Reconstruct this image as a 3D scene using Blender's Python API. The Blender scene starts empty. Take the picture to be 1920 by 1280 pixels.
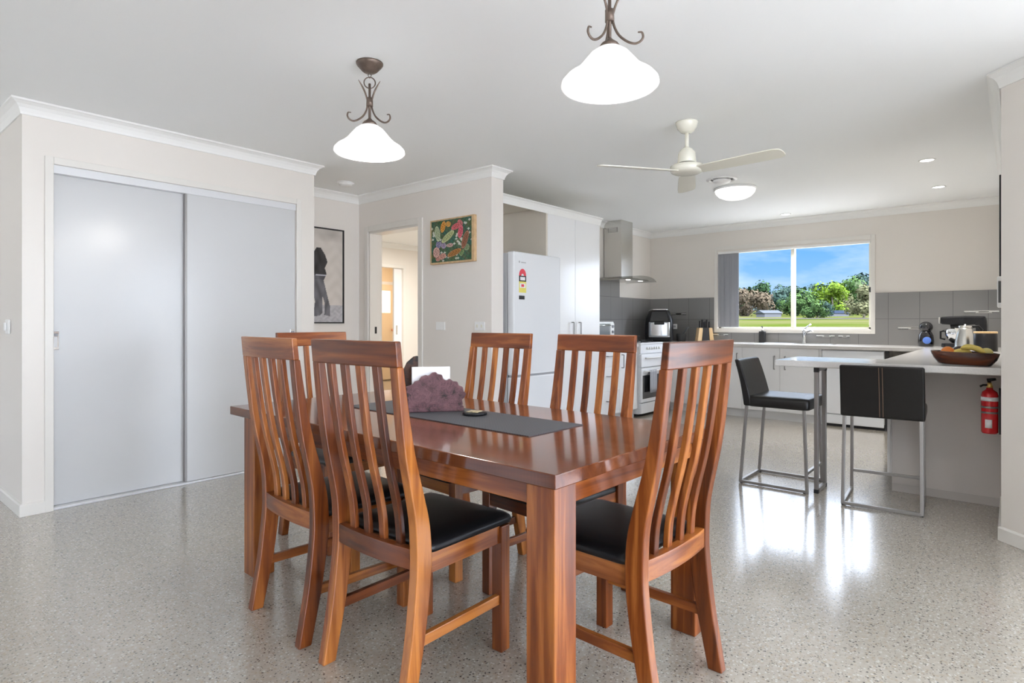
import bpy, bmesh, math, random
from mathutils import Vector, Matrix
random.seed(7)
PI = math.pi
SC = bpy.context.scene
COL = SC.collection
R = math.radians

# ------------------------------------------------------------------ materials
MATS = {}
def new_mat(name):
    m = bpy.data.materials.new(name); m.use_nodes = True
    nt = m.node_tree; b = nt.nodes['Principled BSDF']
    MATS[name] = m
    return m, nt, b
def N(nt, typ, **kw):
    n = nt.nodes.new(typ)
    for k, v in kw.items():
        if k in n.inputs.keys(): n.inputs[k].default_value = v
        else: setattr(n, k, v)
    return n
def plain(name, col, rough=0.5, metal=0.0, coat=0.0, bump=0.0, bscale=200, var=0.0, vscale=6, emit=None, estr=0, ior=1.5, coat_rough=0.1):
    m, nt, b = new_mat(name)
    b.inputs['Base Color'].default_value = (*col, 1); b.inputs['Roughness'].default_value = rough
    b.inputs['Metallic'].default_value = metal; b.inputs['Coat Weight'].default_value = coat
    b.inputs['Coat Roughness'].default_value = coat_rough; b.inputs['IOR'].default_value = ior
    tc = N(nt, 'ShaderNodeTexCoord')
    if var:
        nz = N(nt, 'ShaderNodeTexNoise', Scale=vscale, Detail=4.0)
        nt.links.new(tc.outputs['Object'], nz.inputs['Vector'])
        rp = N(nt, 'ShaderNodeValToRGB')
        rp.color_ramp.elements[0].position = .3; rp.color_ramp.elements[1].position = .7
        rp.color_ramp.elements[0].color = (*[c*(1-var) for c in col], 1)
        rp.color_ramp.elements[1].color = (*[min(1, c*(1+var)) for c in col], 1)
        nt.links.new(nz.outputs['Fac'], rp.inputs['Fac']); nt.links.new(rp.outputs['Color'], b.inputs['Base Color'])
    if bump:
        nz = N(nt, 'ShaderNodeTexNoise', Scale=bscale, Detail=3.0)
        nt.links.new(tc.outputs['Object'], nz.inputs['Vector'])
        bp = N(nt, 'ShaderNodeBump', Strength=bump, Distance=0.002)
        nt.links.new(nz.outputs['Fac'], bp.inputs['Height']); nt.links.new(bp.outputs['Normal'], b.inputs['Normal'])
    if emit:
        b.inputs['Emission Color'].default_value = (*emit, 1); b.inputs['Emission Strength'].default_value = estr
    return m
def wood(name, axis, dark, mid, light, rough=.36, coat=.55, scale=1.0, planks=False):
    m, nt, b = new_mat(name)
    tc = N(nt, 'ShaderNodeTexCoord'); oi = N(nt, 'ShaderNodeObjectInfo')
    ad = N(nt, 'ShaderNodeVectorMath', operation='ADD')
    ml = N(nt, 'ShaderNodeMath', operation='MULTIPLY'); ml.inputs[1].default_value = 37.0
    nt.links.new(oi.outputs['Random'], ml.inputs[0])
    nt.links.new(tc.outputs['Object'], ad.inputs[0]); nt.links.new(ml.outputs[0], ad.inputs[1])
    mp = N(nt, 'ShaderNodeMapping')
    s = [26*scale]*3; s['xyz'.index(axis)] = 1.6*scale
    mp.inputs['Scale'].default_value = s
    nt.links.new(ad.outputs[0], mp.inputs['Vector'])
    n1 = N(nt, 'ShaderNodeTexNoise', Scale=1.0, Detail=5.0, Roughness=.6, Distortion=.6)
    nt.links.new(mp.outputs[0], n1.inputs['Vector'])
    mp2 = N(nt, 'ShaderNodeMapping'); s2 = [5*scale]*3; s2['xyz'.index(axis)] = 1.1*scale
    mp2.inputs['Scale'].default_value = s2
    nt.links.new(ad.outputs[0], mp2.inputs['Vector'])
    n2 = N(nt, 'ShaderNodeTexNoise', Scale=1.0, Detail=2.0)
    nt.links.new(mp2.outputs[0], n2.inputs['Vector'])
    mx = N(nt, 'ShaderNodeMath', operation='MULTIPLY_ADD'); mx.inputs[1].default_value = .55
    nt.links.new(n1.outputs['Fac'], mx.inputs[0])
    m2 = N(nt, 'ShaderNodeMath', operation='MULTIPLY'); m2.inputs[1].default_value = .5
    nt.links.new(n2.outputs['Fac'], m2.inputs[0]); nt.links.new(m2.outputs[0], mx.inputs[2])
    rv = N(nt, 'ShaderNodeMath', operation='MULTIPLY_ADD'); rv.inputs[1].default_value = .16; rv.inputs[2].default_value = -.08
    nt.links.new(oi.outputs['Random'], rv.inputs[0])
    sm = N(nt, 'ShaderNodeMath', operation='ADD'); nt.links.new(mx.outputs[0], sm.inputs[0]); nt.links.new(rv.outputs[0], sm.inputs[1])
    rp = N(nt, 'ShaderNodeValToRGB'); cr = rp.color_ramp
    cr.elements[0].position = .36; cr.elements[0].color = (*dark, 1)
    cr.elements[1].position = .69; cr.elements[1].color = (*light, 1)
    e = cr.elements.new(.52); e.color = (*mid, 1)
    nt.links.new(sm.outputs[0], rp.inputs['Fac'])
    out = rp.outputs['Color']
    if planks:
        # butted boards running along Y with a cross board at each end
        sx = N(nt, 'ShaderNodeSeparateXYZ'); nt.links.new(tc.outputs['Object'], sx.inputs[0])
        dv = N(nt, 'ShaderNodeMath', operation='DIVIDE'); dv.inputs[1].default_value = .118
        nt.links.new(sx.outputs['X'], dv.inputs[0])
        fl = N(nt, 'ShaderNodeMath', operation='FLOOR'); nt.links.new(dv.outputs[0], fl.inputs[0])
        wn = N(nt, 'ShaderNodeTexWhiteNoise', noise_dimensions='1D'); nt.links.new(fl.outputs[0], wn.inputs['W'])
        hs = N(nt, 'ShaderNodeHueSaturation')
        mm = N(nt, 'ShaderNodeMapRange'); mm.inputs['To Min'].default_value = .78; mm.inputs['To Max'].default_value = 1.2
        nt.links.new(wn.outputs['Value'], mm.inputs['Value']); nt.links.new(mm.outputs[0], hs.inputs['Value'])
        nt.links.new(out, hs.inputs['Color']); out = hs.outputs['Color']
    nt.links.new(out, b.inputs['Base Color'])
    b.inputs['Specular IOR Level'].default_value = .12
    b.inputs['Roughness'].default_value = rough; b.inputs['Coat Weight'].default_value = coat; b.inputs['Coat Roughness'].default_value = .22 if not planks else .08
    bp = N(nt, 'ShaderNodeBump', Strength=.12, Distance=.002)
    nt.links.new(n1.outputs['Fac'], bp.inputs['Height']); nt.links.new(bp.outputs['Normal'], b.inputs['Normal'])
    return m

WALL = plain('wall_paint', (.765, .725, .675), .38, bump=.05, bscale=350)
WALLHALL = plain('hall_wall_paint', (.79, .75, .705), .42, bump=.05, bscale=350)
CEIL = plain('ceiling_paint', (.90, .915, .915), .7, bump=.03)
TRIM = plain('gloss_trim_paint', (.755, .73, .685), .34, coat=.15)
CORN = plain('cornice_white', (.86, .86, .84), .5)
DOORP = plain('satin_door_paint', (.60, .605, .61), .3, coat=.7, coat_rough=.2)
PEACH = plain('peach_paint', (.86, .70, .50), .5)
WHITE = plain('white_laminate', (.82, .82, .825), .28, coat=.25)
WHITEP = plain('white_plastic', (.85, .85, .84), .3)
CREAM = plain('cream_plastic', (.80, .78, .68), .25, coat=.3)
FRIDGE = plain('white_enamel', (.80, .82, .85), .2, coat=.5)
GREYM = plain('grey_gasket', (.30, .31, .33), .5)
ALU = plain('aluminium_track', (.72, .73, .75), .35, metal=.2)
BLACK = plain('black_plastic', (.009, .009, .011), .32, ior=1.4)
BLACKG = plain('black_gloss', (.008, .008, .011), .06, coat=.8)
BLACKM = plain('black_matt', (.02, .02, .022), .6)
LEATHER = plain('black_leather', (.006, .006, .007), .36, bump=.2, bscale=420, ior=1.42)
LEATHERB = plain('dark_brown_leather', (.010, .009, .0085), .36, bump=.15, bscale=380, ior=1.4)
THREAD = plain('tan_stitching', (.20, .12, .08), .7)
CHROME = plain('chrome', (.86, .87, .89), .08, metal=1)
STEEL = plain('brushed_steel', (.62, .61, .58), .26, metal=1, bump=.05, bscale=90)
SATIN = plain('satin_nickel', (.34, .33, .32), .42, metal=1)
BRONZE = plain('brown_iron', (.155, .115, .092), .42, metal=.55, var=.2, vscale=40)
BENCH = plain('pale_grey_benchtop', (.60, .585, .565), .2, coat=.2, var=.05, vscale=120)
GLOW = plain('opal_glass_lit', (.9, .9, .9), .25, emit=(1, .985, .96), estr=.52)
LENS = plain('lit_lens', (.9, .9, .9), .3, emit=(1, .98, .94), estr=6)
RED = plain('red_enamel', (.62, .012, .018), .22, coat=.5)
BRASS = plain('brass', (.70, .48, .16), .3, metal=1)
PANEL = plain('island_panel_laminate', (.58, .545, .52), .42)
DARKGLASS = plain('oven_glass', (.02, .022, .025), .05, coat=.6)
TOWEL = plain('grey_towel', (.40, .42, .47), .95, bump=.6, bscale=300)
SLATM = plain('grey_blind_fabric', (.36, .37, .40), .8)
LIGHTWOOD = wood('pale_timber', 'z', (.55, .36, .18), (.68, .48, .26), (.78, .58, .35), .5, .1)
FRAMEWOOD = plain('pale_frame_timber', (.58, .40, .22), .5, var=.15, vscale=30)
BOWLWOOD = wood('dark_bowl_timber', 'y', (.008, .004, .003), (.040, .011, .006), (.13, .034, .012), .2, .5, 1.6)
D, M_, L = (.060, .014, .004), (.190, .047, .009), (.45, .160, .034)
WZ = wood('acacia_grain_z', 'z', D, M_, L)
WX = wood('acacia_grain_x', 'x', D, M_, L)
WY = wood('acacia_grain_y', 'y', D, M_, L)
WTOP = wood('acacia_table_top', 'y', (.050, .014, .006), (.105, .030, .012), (.18, .058, .022), .17, .5, .8, planks=True)
ORANGE = plain('orange_peel', (.75, .22, .03), .45, bump=.4, bscale=120)
BANANA = plain('banana_skin', (.72, .56, .13), .5, var=.18, vscale=25)
AVO = plain('avocado_skin', (.03, .025, .03), .6, bump=.5, bscale=60)
PEAR = plain('pear_skin', (.66, .58, .20), .5, var=.1, vscale=20)
YELLOW = plain('yellow_label', (.80, .72, .15), .5)
REDL = plain('red_label', (.75, .06, .09), .5)
WLABEL = plain('white_label', (.82, .82, .84), .5)
GREYL = plain('grey_lettering', (.42, .43, .45), .5)
BLUE = plain('blue_disc', (.10, .22, .70), .3, coat=.4)
PAPER = plain('white_paper', (.82, .82, .84), .8)
SHELL = plain('coaster_inlay', (.46, .38, .24), .4, var=.5, vscale=60)

def burl(name, a, b2, c):
    m, nt, b = new_mat(name)
    tc = N(nt, 'ShaderNodeTexCoord')
    nz = N(nt, 'ShaderNodeTexNoise', Scale=34.0, Detail=9.0, Roughness=.78, Distortion=2.2)
    vo = N(nt, 'ShaderNodeTexVoronoi', Scale=26.0, Randomness=1.0)
    nt.links.new(tc.outputs['Object'], nz.inputs['Vector']); nt.links.new(tc.outputs['Object'], vo.inputs['Vector'])
    rp = N(nt, 'ShaderNodeValToRGB'); cr = rp.color_ramp
    cr.elements[0].position = .49; cr.elements[0].color = (*a, 1)
    cr.elements[1].position = .80; cr.elements[1].color = (*c, 1)
    e = cr.elements.new(.57); e.color = (*b2, 1)
    mm = N(nt, 'ShaderNodeMath', operation='MULTIPLY_ADD'); mm.inputs[1].default_value = .30
    nt.links.new(vo.outputs['Distance'], mm.inputs[0]); nt.links.new(nz.outputs['Fac'], mm.inputs[2])
    nt.links.new(mm.outputs[0], rp.inputs['Fac']); nt.links.new(rp.outputs['Color'], b.inputs['Base Color'])
    b.inputs['Roughness'].default_value = .35
    bp = N(nt, 'ShaderNodeBump', Strength=.9, Distance=.005)
    nt.links.new(nz.outputs['Fac'], bp.inputs['Height']); nt.links.new(bp.outputs['Normal'], b.inputs['Normal'])
    return m
BURL = burl('purple_burl', (.008, .004, .005), (.085, .034, .042), (.19, .085, .098))
BURLD = burl('dark_burl', (.004, .004, .004), (.012, .009, .009), (.10, .040, .022))

def floor_mat():
    m, nt, b = new_mat('polished_concrete')
    tc = N(nt, 'ShaderNodeTexCoord')
    def link(a, c): nt.links.new(a, c)
    big = N(nt, 'ShaderNodeTexNoise', Scale=.9, Detail=3.0); link(tc.outputs['Object'], big.inputs['Vector'])
    fine = N(nt, 'ShaderNodeTexNoise', Scale=60.0, Detail=4.0); link(tc.outputs['Object'], fine.inputs['Vector'])
    rb = N(nt, 'ShaderNodeValToRGB'); rb.color_ramp.elements[0].position = .3; rb.color_ramp.elements[1].position = .7
    rb.color_ramp.elements[0].color = (.335, .302, .255, 1); rb.color_ramp.elements[1].color = (.415, .38, .325, 1)
    link(fine.outputs['Fac'], rb.inputs['Fac'])
    def stones(scale, thr0, thr1, keep, col, prev):
        wv = N(nt, 'ShaderNodeTexNoise', Scale=scale*1.3, Detail=2.0); link(tc.outputs['Object'], wv.inputs['Vector'])
        sc_ = N(nt, 'ShaderNodeVectorMath', operation='SCALE'); sc_.inputs['Scale'].default_value = .5/scale
        link(wv.outputs['Color'], sc_.inputs[0])
        av = N(nt, 'ShaderNodeVectorMath', operation='ADD'); link(tc.outputs['Object'], av.inputs[0]); link(sc_.outputs[0], av.inputs[1])
        v = N(nt, 'ShaderNodeTexVoronoi', Scale=scale); link(av.outputs[0], v.inputs['Vector'])
        mr = N(nt, 'ShaderNodeMapRange'); mr.inputs['From Min'].default_value = thr0; mr.inputs['From Max'].default_value = thr1
        mr.inputs['To Min'].default_value = 1; mr.inputs['To Max'].default_value = 0
        link(v.outputs['Distance'], mr.inputs['Value'])
        sp = N(nt, 'ShaderNodeSeparateColor'); link(v.outputs['Color'], sp.inputs[0])
        gt = N(nt, 'ShaderNodeMath', operation='GREATER_THAN'); gt.inputs[1].default_value = keep
        link(sp.outputs[0], gt.inputs[0])
        mu = N(nt, 'ShaderNodeMath', operation='MULTIPLY'); link(mr.outputs[0], mu.inputs[0]); link(gt.outputs[0], mu.inputs[1])
        mx = N(nt, 'ShaderNodeMix', data_type='RGBA'); link(mu.outputs[0], mx.inputs['Factor'])
        link(prev, mx.inputs['A']); mx.inputs['B'].default_value = (*col, 1)
        return mx.outputs['Result']
    c = stones(70, .28, .42, .55, (.345, .29, .225), rb.outputs['Color'])
    c = stones(95, .30, .42, .70, (.52, .49, .44), c)
    c = stones(80, .22, .33, .70, (.085, .072, .066), c)
    c = stones(140, .24, .36, .70, (.15, .125, .11), c)
    hs = N(nt, 'ShaderNodeMapRange'); hs.inputs['To Min'].default_value = .9; hs.inputs['To Max'].default_value = 1.1
    link(big.outputs['Fac'], hs.inputs['Value'])
    hv = N(nt, 'ShaderNodeHueSaturation'); link(hs.outputs[0], hv.inputs['Value']); link(c, hv.inputs['Color'])
    link(hv.outputs['Color'], b.inputs['Base Color'])
    b.inputs['Roughness'].default_value = .16; b.inputs['IOR'].default_value = 1.65
    b.inputs['Coat Weight'].default_value = .6; b.inputs['Coat Roughness'].default_value = .17
    return m
FLOOR = floor_mat()

def tile_mat():
    # 0.6 x 0.3 m glossy grey wall tiles with fine grout lines, in the object's own metres
    m, nt, b = new_mat('grey_wall_tile')
    tc = N(nt, 'ShaderNodeTexCoord'); sx = N(nt, 'ShaderNodeSeparateXYZ'); nt.links.new(tc.outputs['Object'], sx.inputs[0])
    def line(out, size):
        d = N(nt, 'ShaderNodeMath', operation='PINGPONG'); d.inputs[1].default_value = size/2
        nt.links.new(out, d.inputs[0])
        g = N(nt, 'ShaderNodeMath', operation='LESS_THAN'); g.inputs[1].default_value = .0022
        nt.links.new(d.outputs[0], g.inputs[0]); return g.outputs[0]
    a = line(sx.outputs['X'], .298); z = line(sx.outputs['Z'], .3)
    mx = N(nt, 'ShaderNodeMath', operation='MAXIMUM'); nt.links.new(a, mx.inputs[0]); nt.links.new(z, mx.inputs[1])
    mc = N(nt, 'ShaderNodeMix', data_type='RGBA'); nt.links.new(mx.outputs[0], mc.inputs['Factor'])
    mc.inputs['A'].default_value = (.235, .23, .228, 1); mc.inputs['B'].default_value = (.115, .113, .113, 1)
    nt.links.new(mc.outputs['Result'], b.inputs['Base Color'])
    b.inputs['Roughness'].default_value = .2; b.inputs['Coat Weight'].default_value = .2
    return m
TILE = tile_mat()

def runner_mat():
    m, nt, b = new_mat('woven_charcoal_mat')
    tc = N(nt, 'ShaderNodeTexCoord'); ck = N(nt, 'ShaderNodeTexChecker', Scale=190.0)
    mp = N(nt, 'ShaderNodeMapping'); mp.inputs['Rotation'].default_value = (0, 0, R(45))
    nt.links.new(tc.outputs['Object'], mp.inputs['Vector']); nt.links.new(mp.outputs[0], ck.inputs['Vector'])
    wv = N(nt, 'ShaderNodeTexWave', Scale=60.0, Distortion=1.0); nt.links.new(mp.outputs[0], wv.inputs['Vector'])
    ck.inputs['Color1'].default_value = (.035, .036, .042, 1); ck.inputs['Color2'].default_value = (.20, .20, .22, 1)
    mc = N(nt, 'ShaderNodeMix', data_type='RGBA'); mc.inputs['Factor'].default_value = .4
    nt.links.new(ck.outputs['Color'], mc.inputs['A']); nt.links.new(wv.outputs['Color'], mc.inputs['B'])
    gm = N(nt, 'ShaderNodeMix', data_type='RGBA', blend_type='MULTIPLY'); gm.inputs['Factor'].default_value = 1
    nt.links.new(mc.outputs['Result'], gm.inputs['A']); gm.inputs['B'].default_value = (.24, .25, .28, 1)
    nt.links.new(gm.outputs['Result'], b.inputs['Base Color'])
    b.inputs['Roughness'].default_value = .6
    bp = N(nt, 'ShaderNodeBump', Strength=.4, Distance=.001); nt.links.new(ck.outputs['Fac'], bp.inputs['Height'])
    nt.links.new(bp.outputs['Normal'], b.inputs['Normal'])
    return m
RUNNER = runner_mat()

def thin_glass(name, tint=(1, 1, 1), refl=1.0, ior=1.45):
    m = bpy.data.materials.new(name); m.use_nodes = True; nt = m.node_tree
    for n in list(nt.nodes): nt.nodes.remove(n)
    o = N(nt, 'ShaderNodeOutputMaterial'); t = N(nt, 'ShaderNodeBsdfTransparent'); t.inputs[0].default_value = (*tint, 1)
    g = N(nt, 'ShaderNodeBsdfGlossy'); g.inputs['Roughness'].default_value = .02
    f = N(nt, 'ShaderNodeFresnel', IOR=ior); mu = N(nt, 'ShaderNodeMath', operation='MULTIPLY'); mu.inputs[1].default_value = refl
    x = N(nt, 'ShaderNodeMixShader')
    nt.links.new(f.outputs[0], mu.inputs[0]); nt.links.new(mu.outputs[0], x.inputs[0]); nt.links.new(t.outputs[0], x.inputs[1]); nt.links.new(g.outputs[0], x.inputs[2])
    nt.links.new(x.outputs[0], o.inputs[0])
    return m
GLASS = thin_glass('window_glass', refl=.12)
HOODGLASS = thin_glass('smoky_hood_glass', (.93, .94, .93), .6)

def attr_mat(name, rough=.5):
    m, nt, b = new_mat(name)
    a = N(nt, 'ShaderNodeAttribute', attribute_name='Col'); nt.links.new(a.outputs['Color'], b.inputs['Base Color'])
    b.inputs['Roughness'].default_value = rough
    return m
PRINT = attr_mat('printed_picture', .35)
PAINTED = attr_mat('painted_canvas', .55)

def leaf_mat(name, a, b2, scale=3.0):
    m, nt, b = new_mat(name)
    tc = N(nt, 'ShaderNodeTexCoord'); nz = N(nt, 'ShaderNodeTexNoise', Scale=scale, Detail=6.0, Roughness=.7)
    nt.links.new(tc.outputs['Object'], nz.inputs['Vector'])
    rp = N(nt, 'ShaderNodeValToRGB'); rp.color_ramp.elements[0].position = .35; rp.color_ramp.elements[1].position = .65
    rp.color_ramp.elements[0].color = (*a, 1); rp.color_ramp.elements[1].color = (*b2, 1)
    nt.links.new(nz.outputs['Fac'], rp.inputs['Fac']); nt.links.new(rp.outputs['Color'], b.inputs['Base Color'])
    b.inputs['Roughness'].default_value = .8; b.inputs['Specular IOR Level'].default_value = 0.05
    return m

# ------------------------------------------------------------------ mesh helpers
class MB:
    def __init__(s): s.bm = bmesh.new(); s.M = Matrix.Identity(4)
    def v(s, p): return s.bm.verts.new(s.M @ Vector(p))
    def face(s, vs, smooth=False, mi=0):
        try:
            f = s.bm.faces.new(vs); f.smooth = smooth; f.material_index = mi; return f
        except ValueError: return None
    def box(s, x0, x1, y0, y1, z0, z1, mi=0):
        p = [s.v((x, y, z)) for z in (z0, z1) for (x, y) in ((x0, y0), (x1, y0), (x1, y1), (x0, y1))]
        for q in ((3, 2, 1, 0), (4, 5, 6, 7), (0, 1, 5, 4), (1, 2, 6, 5), (2, 3, 7, 6), (3, 0, 4, 7)): s.face([p[i] for i in q], mi=mi)
        return s
    def loft(s, rings, smooth=False, caps=True, closed=False):
        V = [[s.v(p) for p in r] for r in rings]; n = len(V[0])
        idx = range(len(V) if closed else len(V)-1)
        for i in idx:
            a, b = V[i], V[(i+1) % len(V)]
            for j in range(n): s.face([a[j], a[(j+1) % n], b[(j+1) % n], b[j]], smooth)
        if caps and not closed:
            s.face(V[0][::-1]); s.face(V[-1])
        return s
    def prism(s, poly, z0, z1, axis='z', smooth=False):
        def P(a, b, c): return {'z': (a, b, c), 'y': (a, c, b), 'x': (c, a, b)}[axis]
        return s.loft([[P(a, b, z0) for a, b in poly], [P(a, b, z1) for a, b in poly]], smooth)
    def tube(s, pts, rad, seg=10, closed=False, smooth=True, flat=1.0):
        pts = [Vector(p) for p in pts]; n = len(pts)
        rr = rad if isinstance(rad, (list, tuple)) else [rad]*n
        rings = []; up = None
        for i, p in enumerate(pts):
            if closed: t = pts[(i+1) % n]-pts[i-1]
            else: t = pts[min(i+1, n-1)]-pts[max(i-1, 0)]
            t.normalize()
            if up is None:
                up = Vector((0, 0, 1)) if abs(t.z) < .9 else Vector((1, 0, 0))
            u = (up - t*up.dot(t)); 
            if u.length < 1e-6: u = t.orthogonal()
            u.normalize(); w = t.cross(u); up = u
            rings.append([p+u*math.cos(2*PI*k/seg)*rr[i]+w*math.sin(2*PI*k/seg)*rr[i]*flat for k in range(seg)])
        return s.loft(rings, smooth, True, closed)
    def bar(s, p0, p1, w, h=None):
        # square-section bar between two points
        h = h or w; p0, p1 = Vector(p0), Vector(p1); t = (p1-p0).normalized()
        ref = Vector((0, 0, 1)) if abs(t.z) < .9 else Vector((1, 0, 0))
        u = t.cross(ref).normalized(); k = u.cross(t).normalized()
        return s.loft([[p+u*a*w/2+k*b*h/2 for a, b in ((-1, -1), (1, -1), (1, 1), (-1, 1))] for p in (p0, p1)])
    def lathe(s, prof, seg=32, c=(0, 0, 0), smooth=True, sx=1, sy=1):
        rings = []
        for r, z in prof:
            r = max(r, 1e-5)
            rings.append([(c[0]+sx*r*math.cos(2*PI*k/seg), c[1]+sy*r*math.sin(2*PI*k/seg), c[2]+z) for k in range(seg)])
        return s.loft(rings, smooth, True)
    def ball(s, c, rx, ry=None, rz=None, seg=20, n=12):
        ry = ry or rx; rz = rz or rx
        return s.lathe([(rx*math.sin(PI*i/n), -rz*math.cos(PI*i/n)) for i in range(n+1)], seg, c, True, 1, ry/rx)
    def build(s, name, mat, parent=None, bevel=0, bseg=2, sub=0, loc=None):
        bmesh.ops.recalc_face_normals(s.bm, faces=s.bm.faces)
        me = bpy.data.meshes.new(name); s.bm.to_mesh(me); s.bm.free()
        for m in (mat if isinstance(mat, (list, tuple)) else [mat]): me.materials.append(m)
        o = bpy.data.objects.new(name, me); COL.objects.link(o)
        if parent: o.parent = parent
        if loc: o.location = loc
        if bevel:
            b = o.modifiers.new('bevel', 'BEVEL'); b.width = bevel; b.segments = bseg; b.limit_method = 'ANGLE'; b.angle_limit = R(40)
            b.harden_normals = False
        if sub:
            d = o.modifiers.new('subd', 'SUBSURF'); d.levels = sub; d.render_levels = sub
        return o
def tag(o, label, cat, group=None):
    o['label'] = label; o['category'] = cat
    if group: o['group'] = group
    return o
def thing(name, label, cat, loc=(0, 0, 0), rz=0, group=None):
    o = bpy.data.objects.new(name, None); COL.objects.link(o); o.location = loc; o.rotation_euler = (0, 0, rz)
    o.empty_display_size = .1
    return tag(o, label, cat, group)
def struct(o): o['kind'] = 'structure'; return o
def copy_tree(o, parent=None):
    c = o.copy(); COL.objects.link(c); c.parent = parent
    for ch in list(o.children): copy_tree(ch, c)
    return c
def dup(o, loc, rz, label):
    c = copy_tree(o); c.location = loc; c.rotation_euler = (0, 0, rz); c['label'] = label; return c
def B(name, mat, dims, parent=None, bevel=0, loc=None):
    return MB().box(*dims).build(name, mat, parent, bevel, loc=loc)
def interp(tab, z):
    for (a, b), (c, d) in zip(tab, tab[1:]):
        if z <= c: 
            t = (z-a)/(c-a); return b+(d-b)*t
    return tab[-1][1]
def smoothtab(tab, z):
    # Catmull-Rom through (z, value) pairs
    n = len(tab)
    for i in range(n-1):
        if z <= tab[i+1][0] or i == n-2:
            z0, p1 = tab[i]; z1, p2 = tab[i+1]
            t = min(1, max(0, (z-z0)/(z1-z0)))
            m1 = (p2-tab[i-1][1])/(z1-tab[i-1][0])*(z1-z0) if i > 0 else p2-p1
            m2 = (tab[i+2][1]-p1)/(tab[i+2][0]-z0)*(z1-z0) if i+2 < n else p2-p1
            return (2*t**3-3*t*t+1)*p1+(t**3-2*t*t+t)*m1+(-2*t**3+3*t*t)*p2+(t**3-t*t)*m2

# ------------------------------------------------------------------ room sizes (metres)
ZC = 2.451                       # ceiling
PY, PX0, PX1 = 4.471, .836, 2.752          # pantry front wall
HY, DX = 5.225, 3.737            # hall end wall, doorway wall
EY, EX = 3.37, 3.887             # free end of the doorway wall
KY, WXX, RY = 4.09, 8.0, .057    # kitchen left wall, window wall, kitchen right wall
CX = 4.05                        # corner where the kitchen right wall meets the angled stub
S2 = math.sqrt(.5)
STX, STY = CX-.45*S2*1.0, RY-.45*S2*1.0
XW, YS, YN = -3.0, -3.5, 7.0
GX0, GX1, GZ1 = -2.2, 2.4, 2.2

m = MB(); m.box(XW-.1, WXX+.12, YS-.1, 10.2, -.12, 0); struct(m.build('floor', FLOOR))
m = MB(); m.box(XW-.1, WXX+.35, YS-.1, 10.2, ZC, ZC+.12); struct(m.build('ceiling', CEIL))

# pantry block
m = MB(); m.box(PX0, .986, PY, PY+.09, 0, ZC); m.box(2.588, PX1, PY, PY+.09, 0, ZC); m.box(.986, 2.588, PY, PY+.09, 2.103, ZC)
struct(m.build('wall_pantry_front', WALL))
struct(B('wall_pantry_left', WALL, (PX0, PX0+.09, PY+.09, YN, 0, ZC)))
struct(B('wall_pantry_right', WALL, (PX1-.09, PX1, PY+.09, HY+.1, 0, ZC)))
struct(B('wall_pantry_back', WALL, (PX0+.09, PX1-.09, HY, HY+.1, 0, ZC)))
struct(B('wall_hall_end', WALLHALL, (PX1, EX, HY, HY+.1, 0, ZC)))
m = MB(); DOY0, DOY1, DOZ = 4.288, 5.055, 2.066
m.box(DX, EX, EY, DOY0, 0, ZC); m.box(DX, EX, DOY1, HY, 0, ZC); m.box(DX, EX, DOY0, DOY1, DOZ, ZC)
struct(m.build('wall_doorway', WALLHALL))
struct(B('wall_kitchen_left', WALL, (EX, WXX+.12, KY, KY+.1, 0, ZC)))
# window wall with its opening
WY0, WY1, WZ0, WZ1 = 1.283, 3.093, 1.055, 2.088
m = MB(); m.box(WXX, WXX+.12, RY-.1, WY0, 0, ZC); m.box(WXX, WXX+.12, WY1, KY, 0, ZC)
m.box(WXX, WXX+.12, WY0, WY1, 0, WZ0); m.box(WXX, WXX+.12, WY0, WY1, WZ1, ZC)
struct(m.build('wall_kitchen_window', WALL))
EY0, EY1 = YS+.25, -.55
m = MB(); m.prism([(CX, RY), (WXX, RY), (WXX, RY-.1), (CX+.04, RY-.1), (STX+.1, STY), (STX+.1, EY1), (STX, EY1), (STX, STY)], 0, ZC)
m.box(STX, STX+.1, YS, EY0, 0, ZC); m.box(STX, STX+.1, EY0, EY1, GZ1, ZC)
struct(m.build('wall_right', WALL))
m = MB()
for y in (EY0, (EY0+EY1)/2-.03, EY1-.06): m.box(STX+.02, STX+.08, y, y+.06, 0, GZ1)
m.box(STX+.025, STX+.075, EY0, EY1, GZ1-.06, GZ1-.001); m.box(STX+.025, STX+.075, EY0, EY1, .001, .05)
struct(m.build('added_window_4', ALU))  # unseen glazing on the right wall, added to bring in daylight
# living end of the room, behind the camera: invented glazing south and west, added for daylight
m = MB(); m.box(XW, GX0, YS-.1, YS, 0, ZC); m.box(GX1, STX, YS-.1, YS, 0, ZC); m.box(GX0, GX1, YS-.1, YS, GZ1, ZC)
struct(m.build('wall_south', WALL))
VY0, VY1, VZ0, VZ1 = 4.4, 6.6, .3, 2.15
m = MB(); m.box(XW-.1, XW, YS, VY0, 0, ZC); m.box(XW-.1, XW, VY1, YN, 0, ZC); m.box(XW-.1, XW, VY0, VY1, 0, VZ0); m.box(XW-.1, XW, VY0, VY1, VZ1, ZC)
struct(m.build('wall_west', WALL))
struct(B('wall_north', WALL, (XW-.1, PX0, YN, YN+.1, 0, ZC)))
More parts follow.
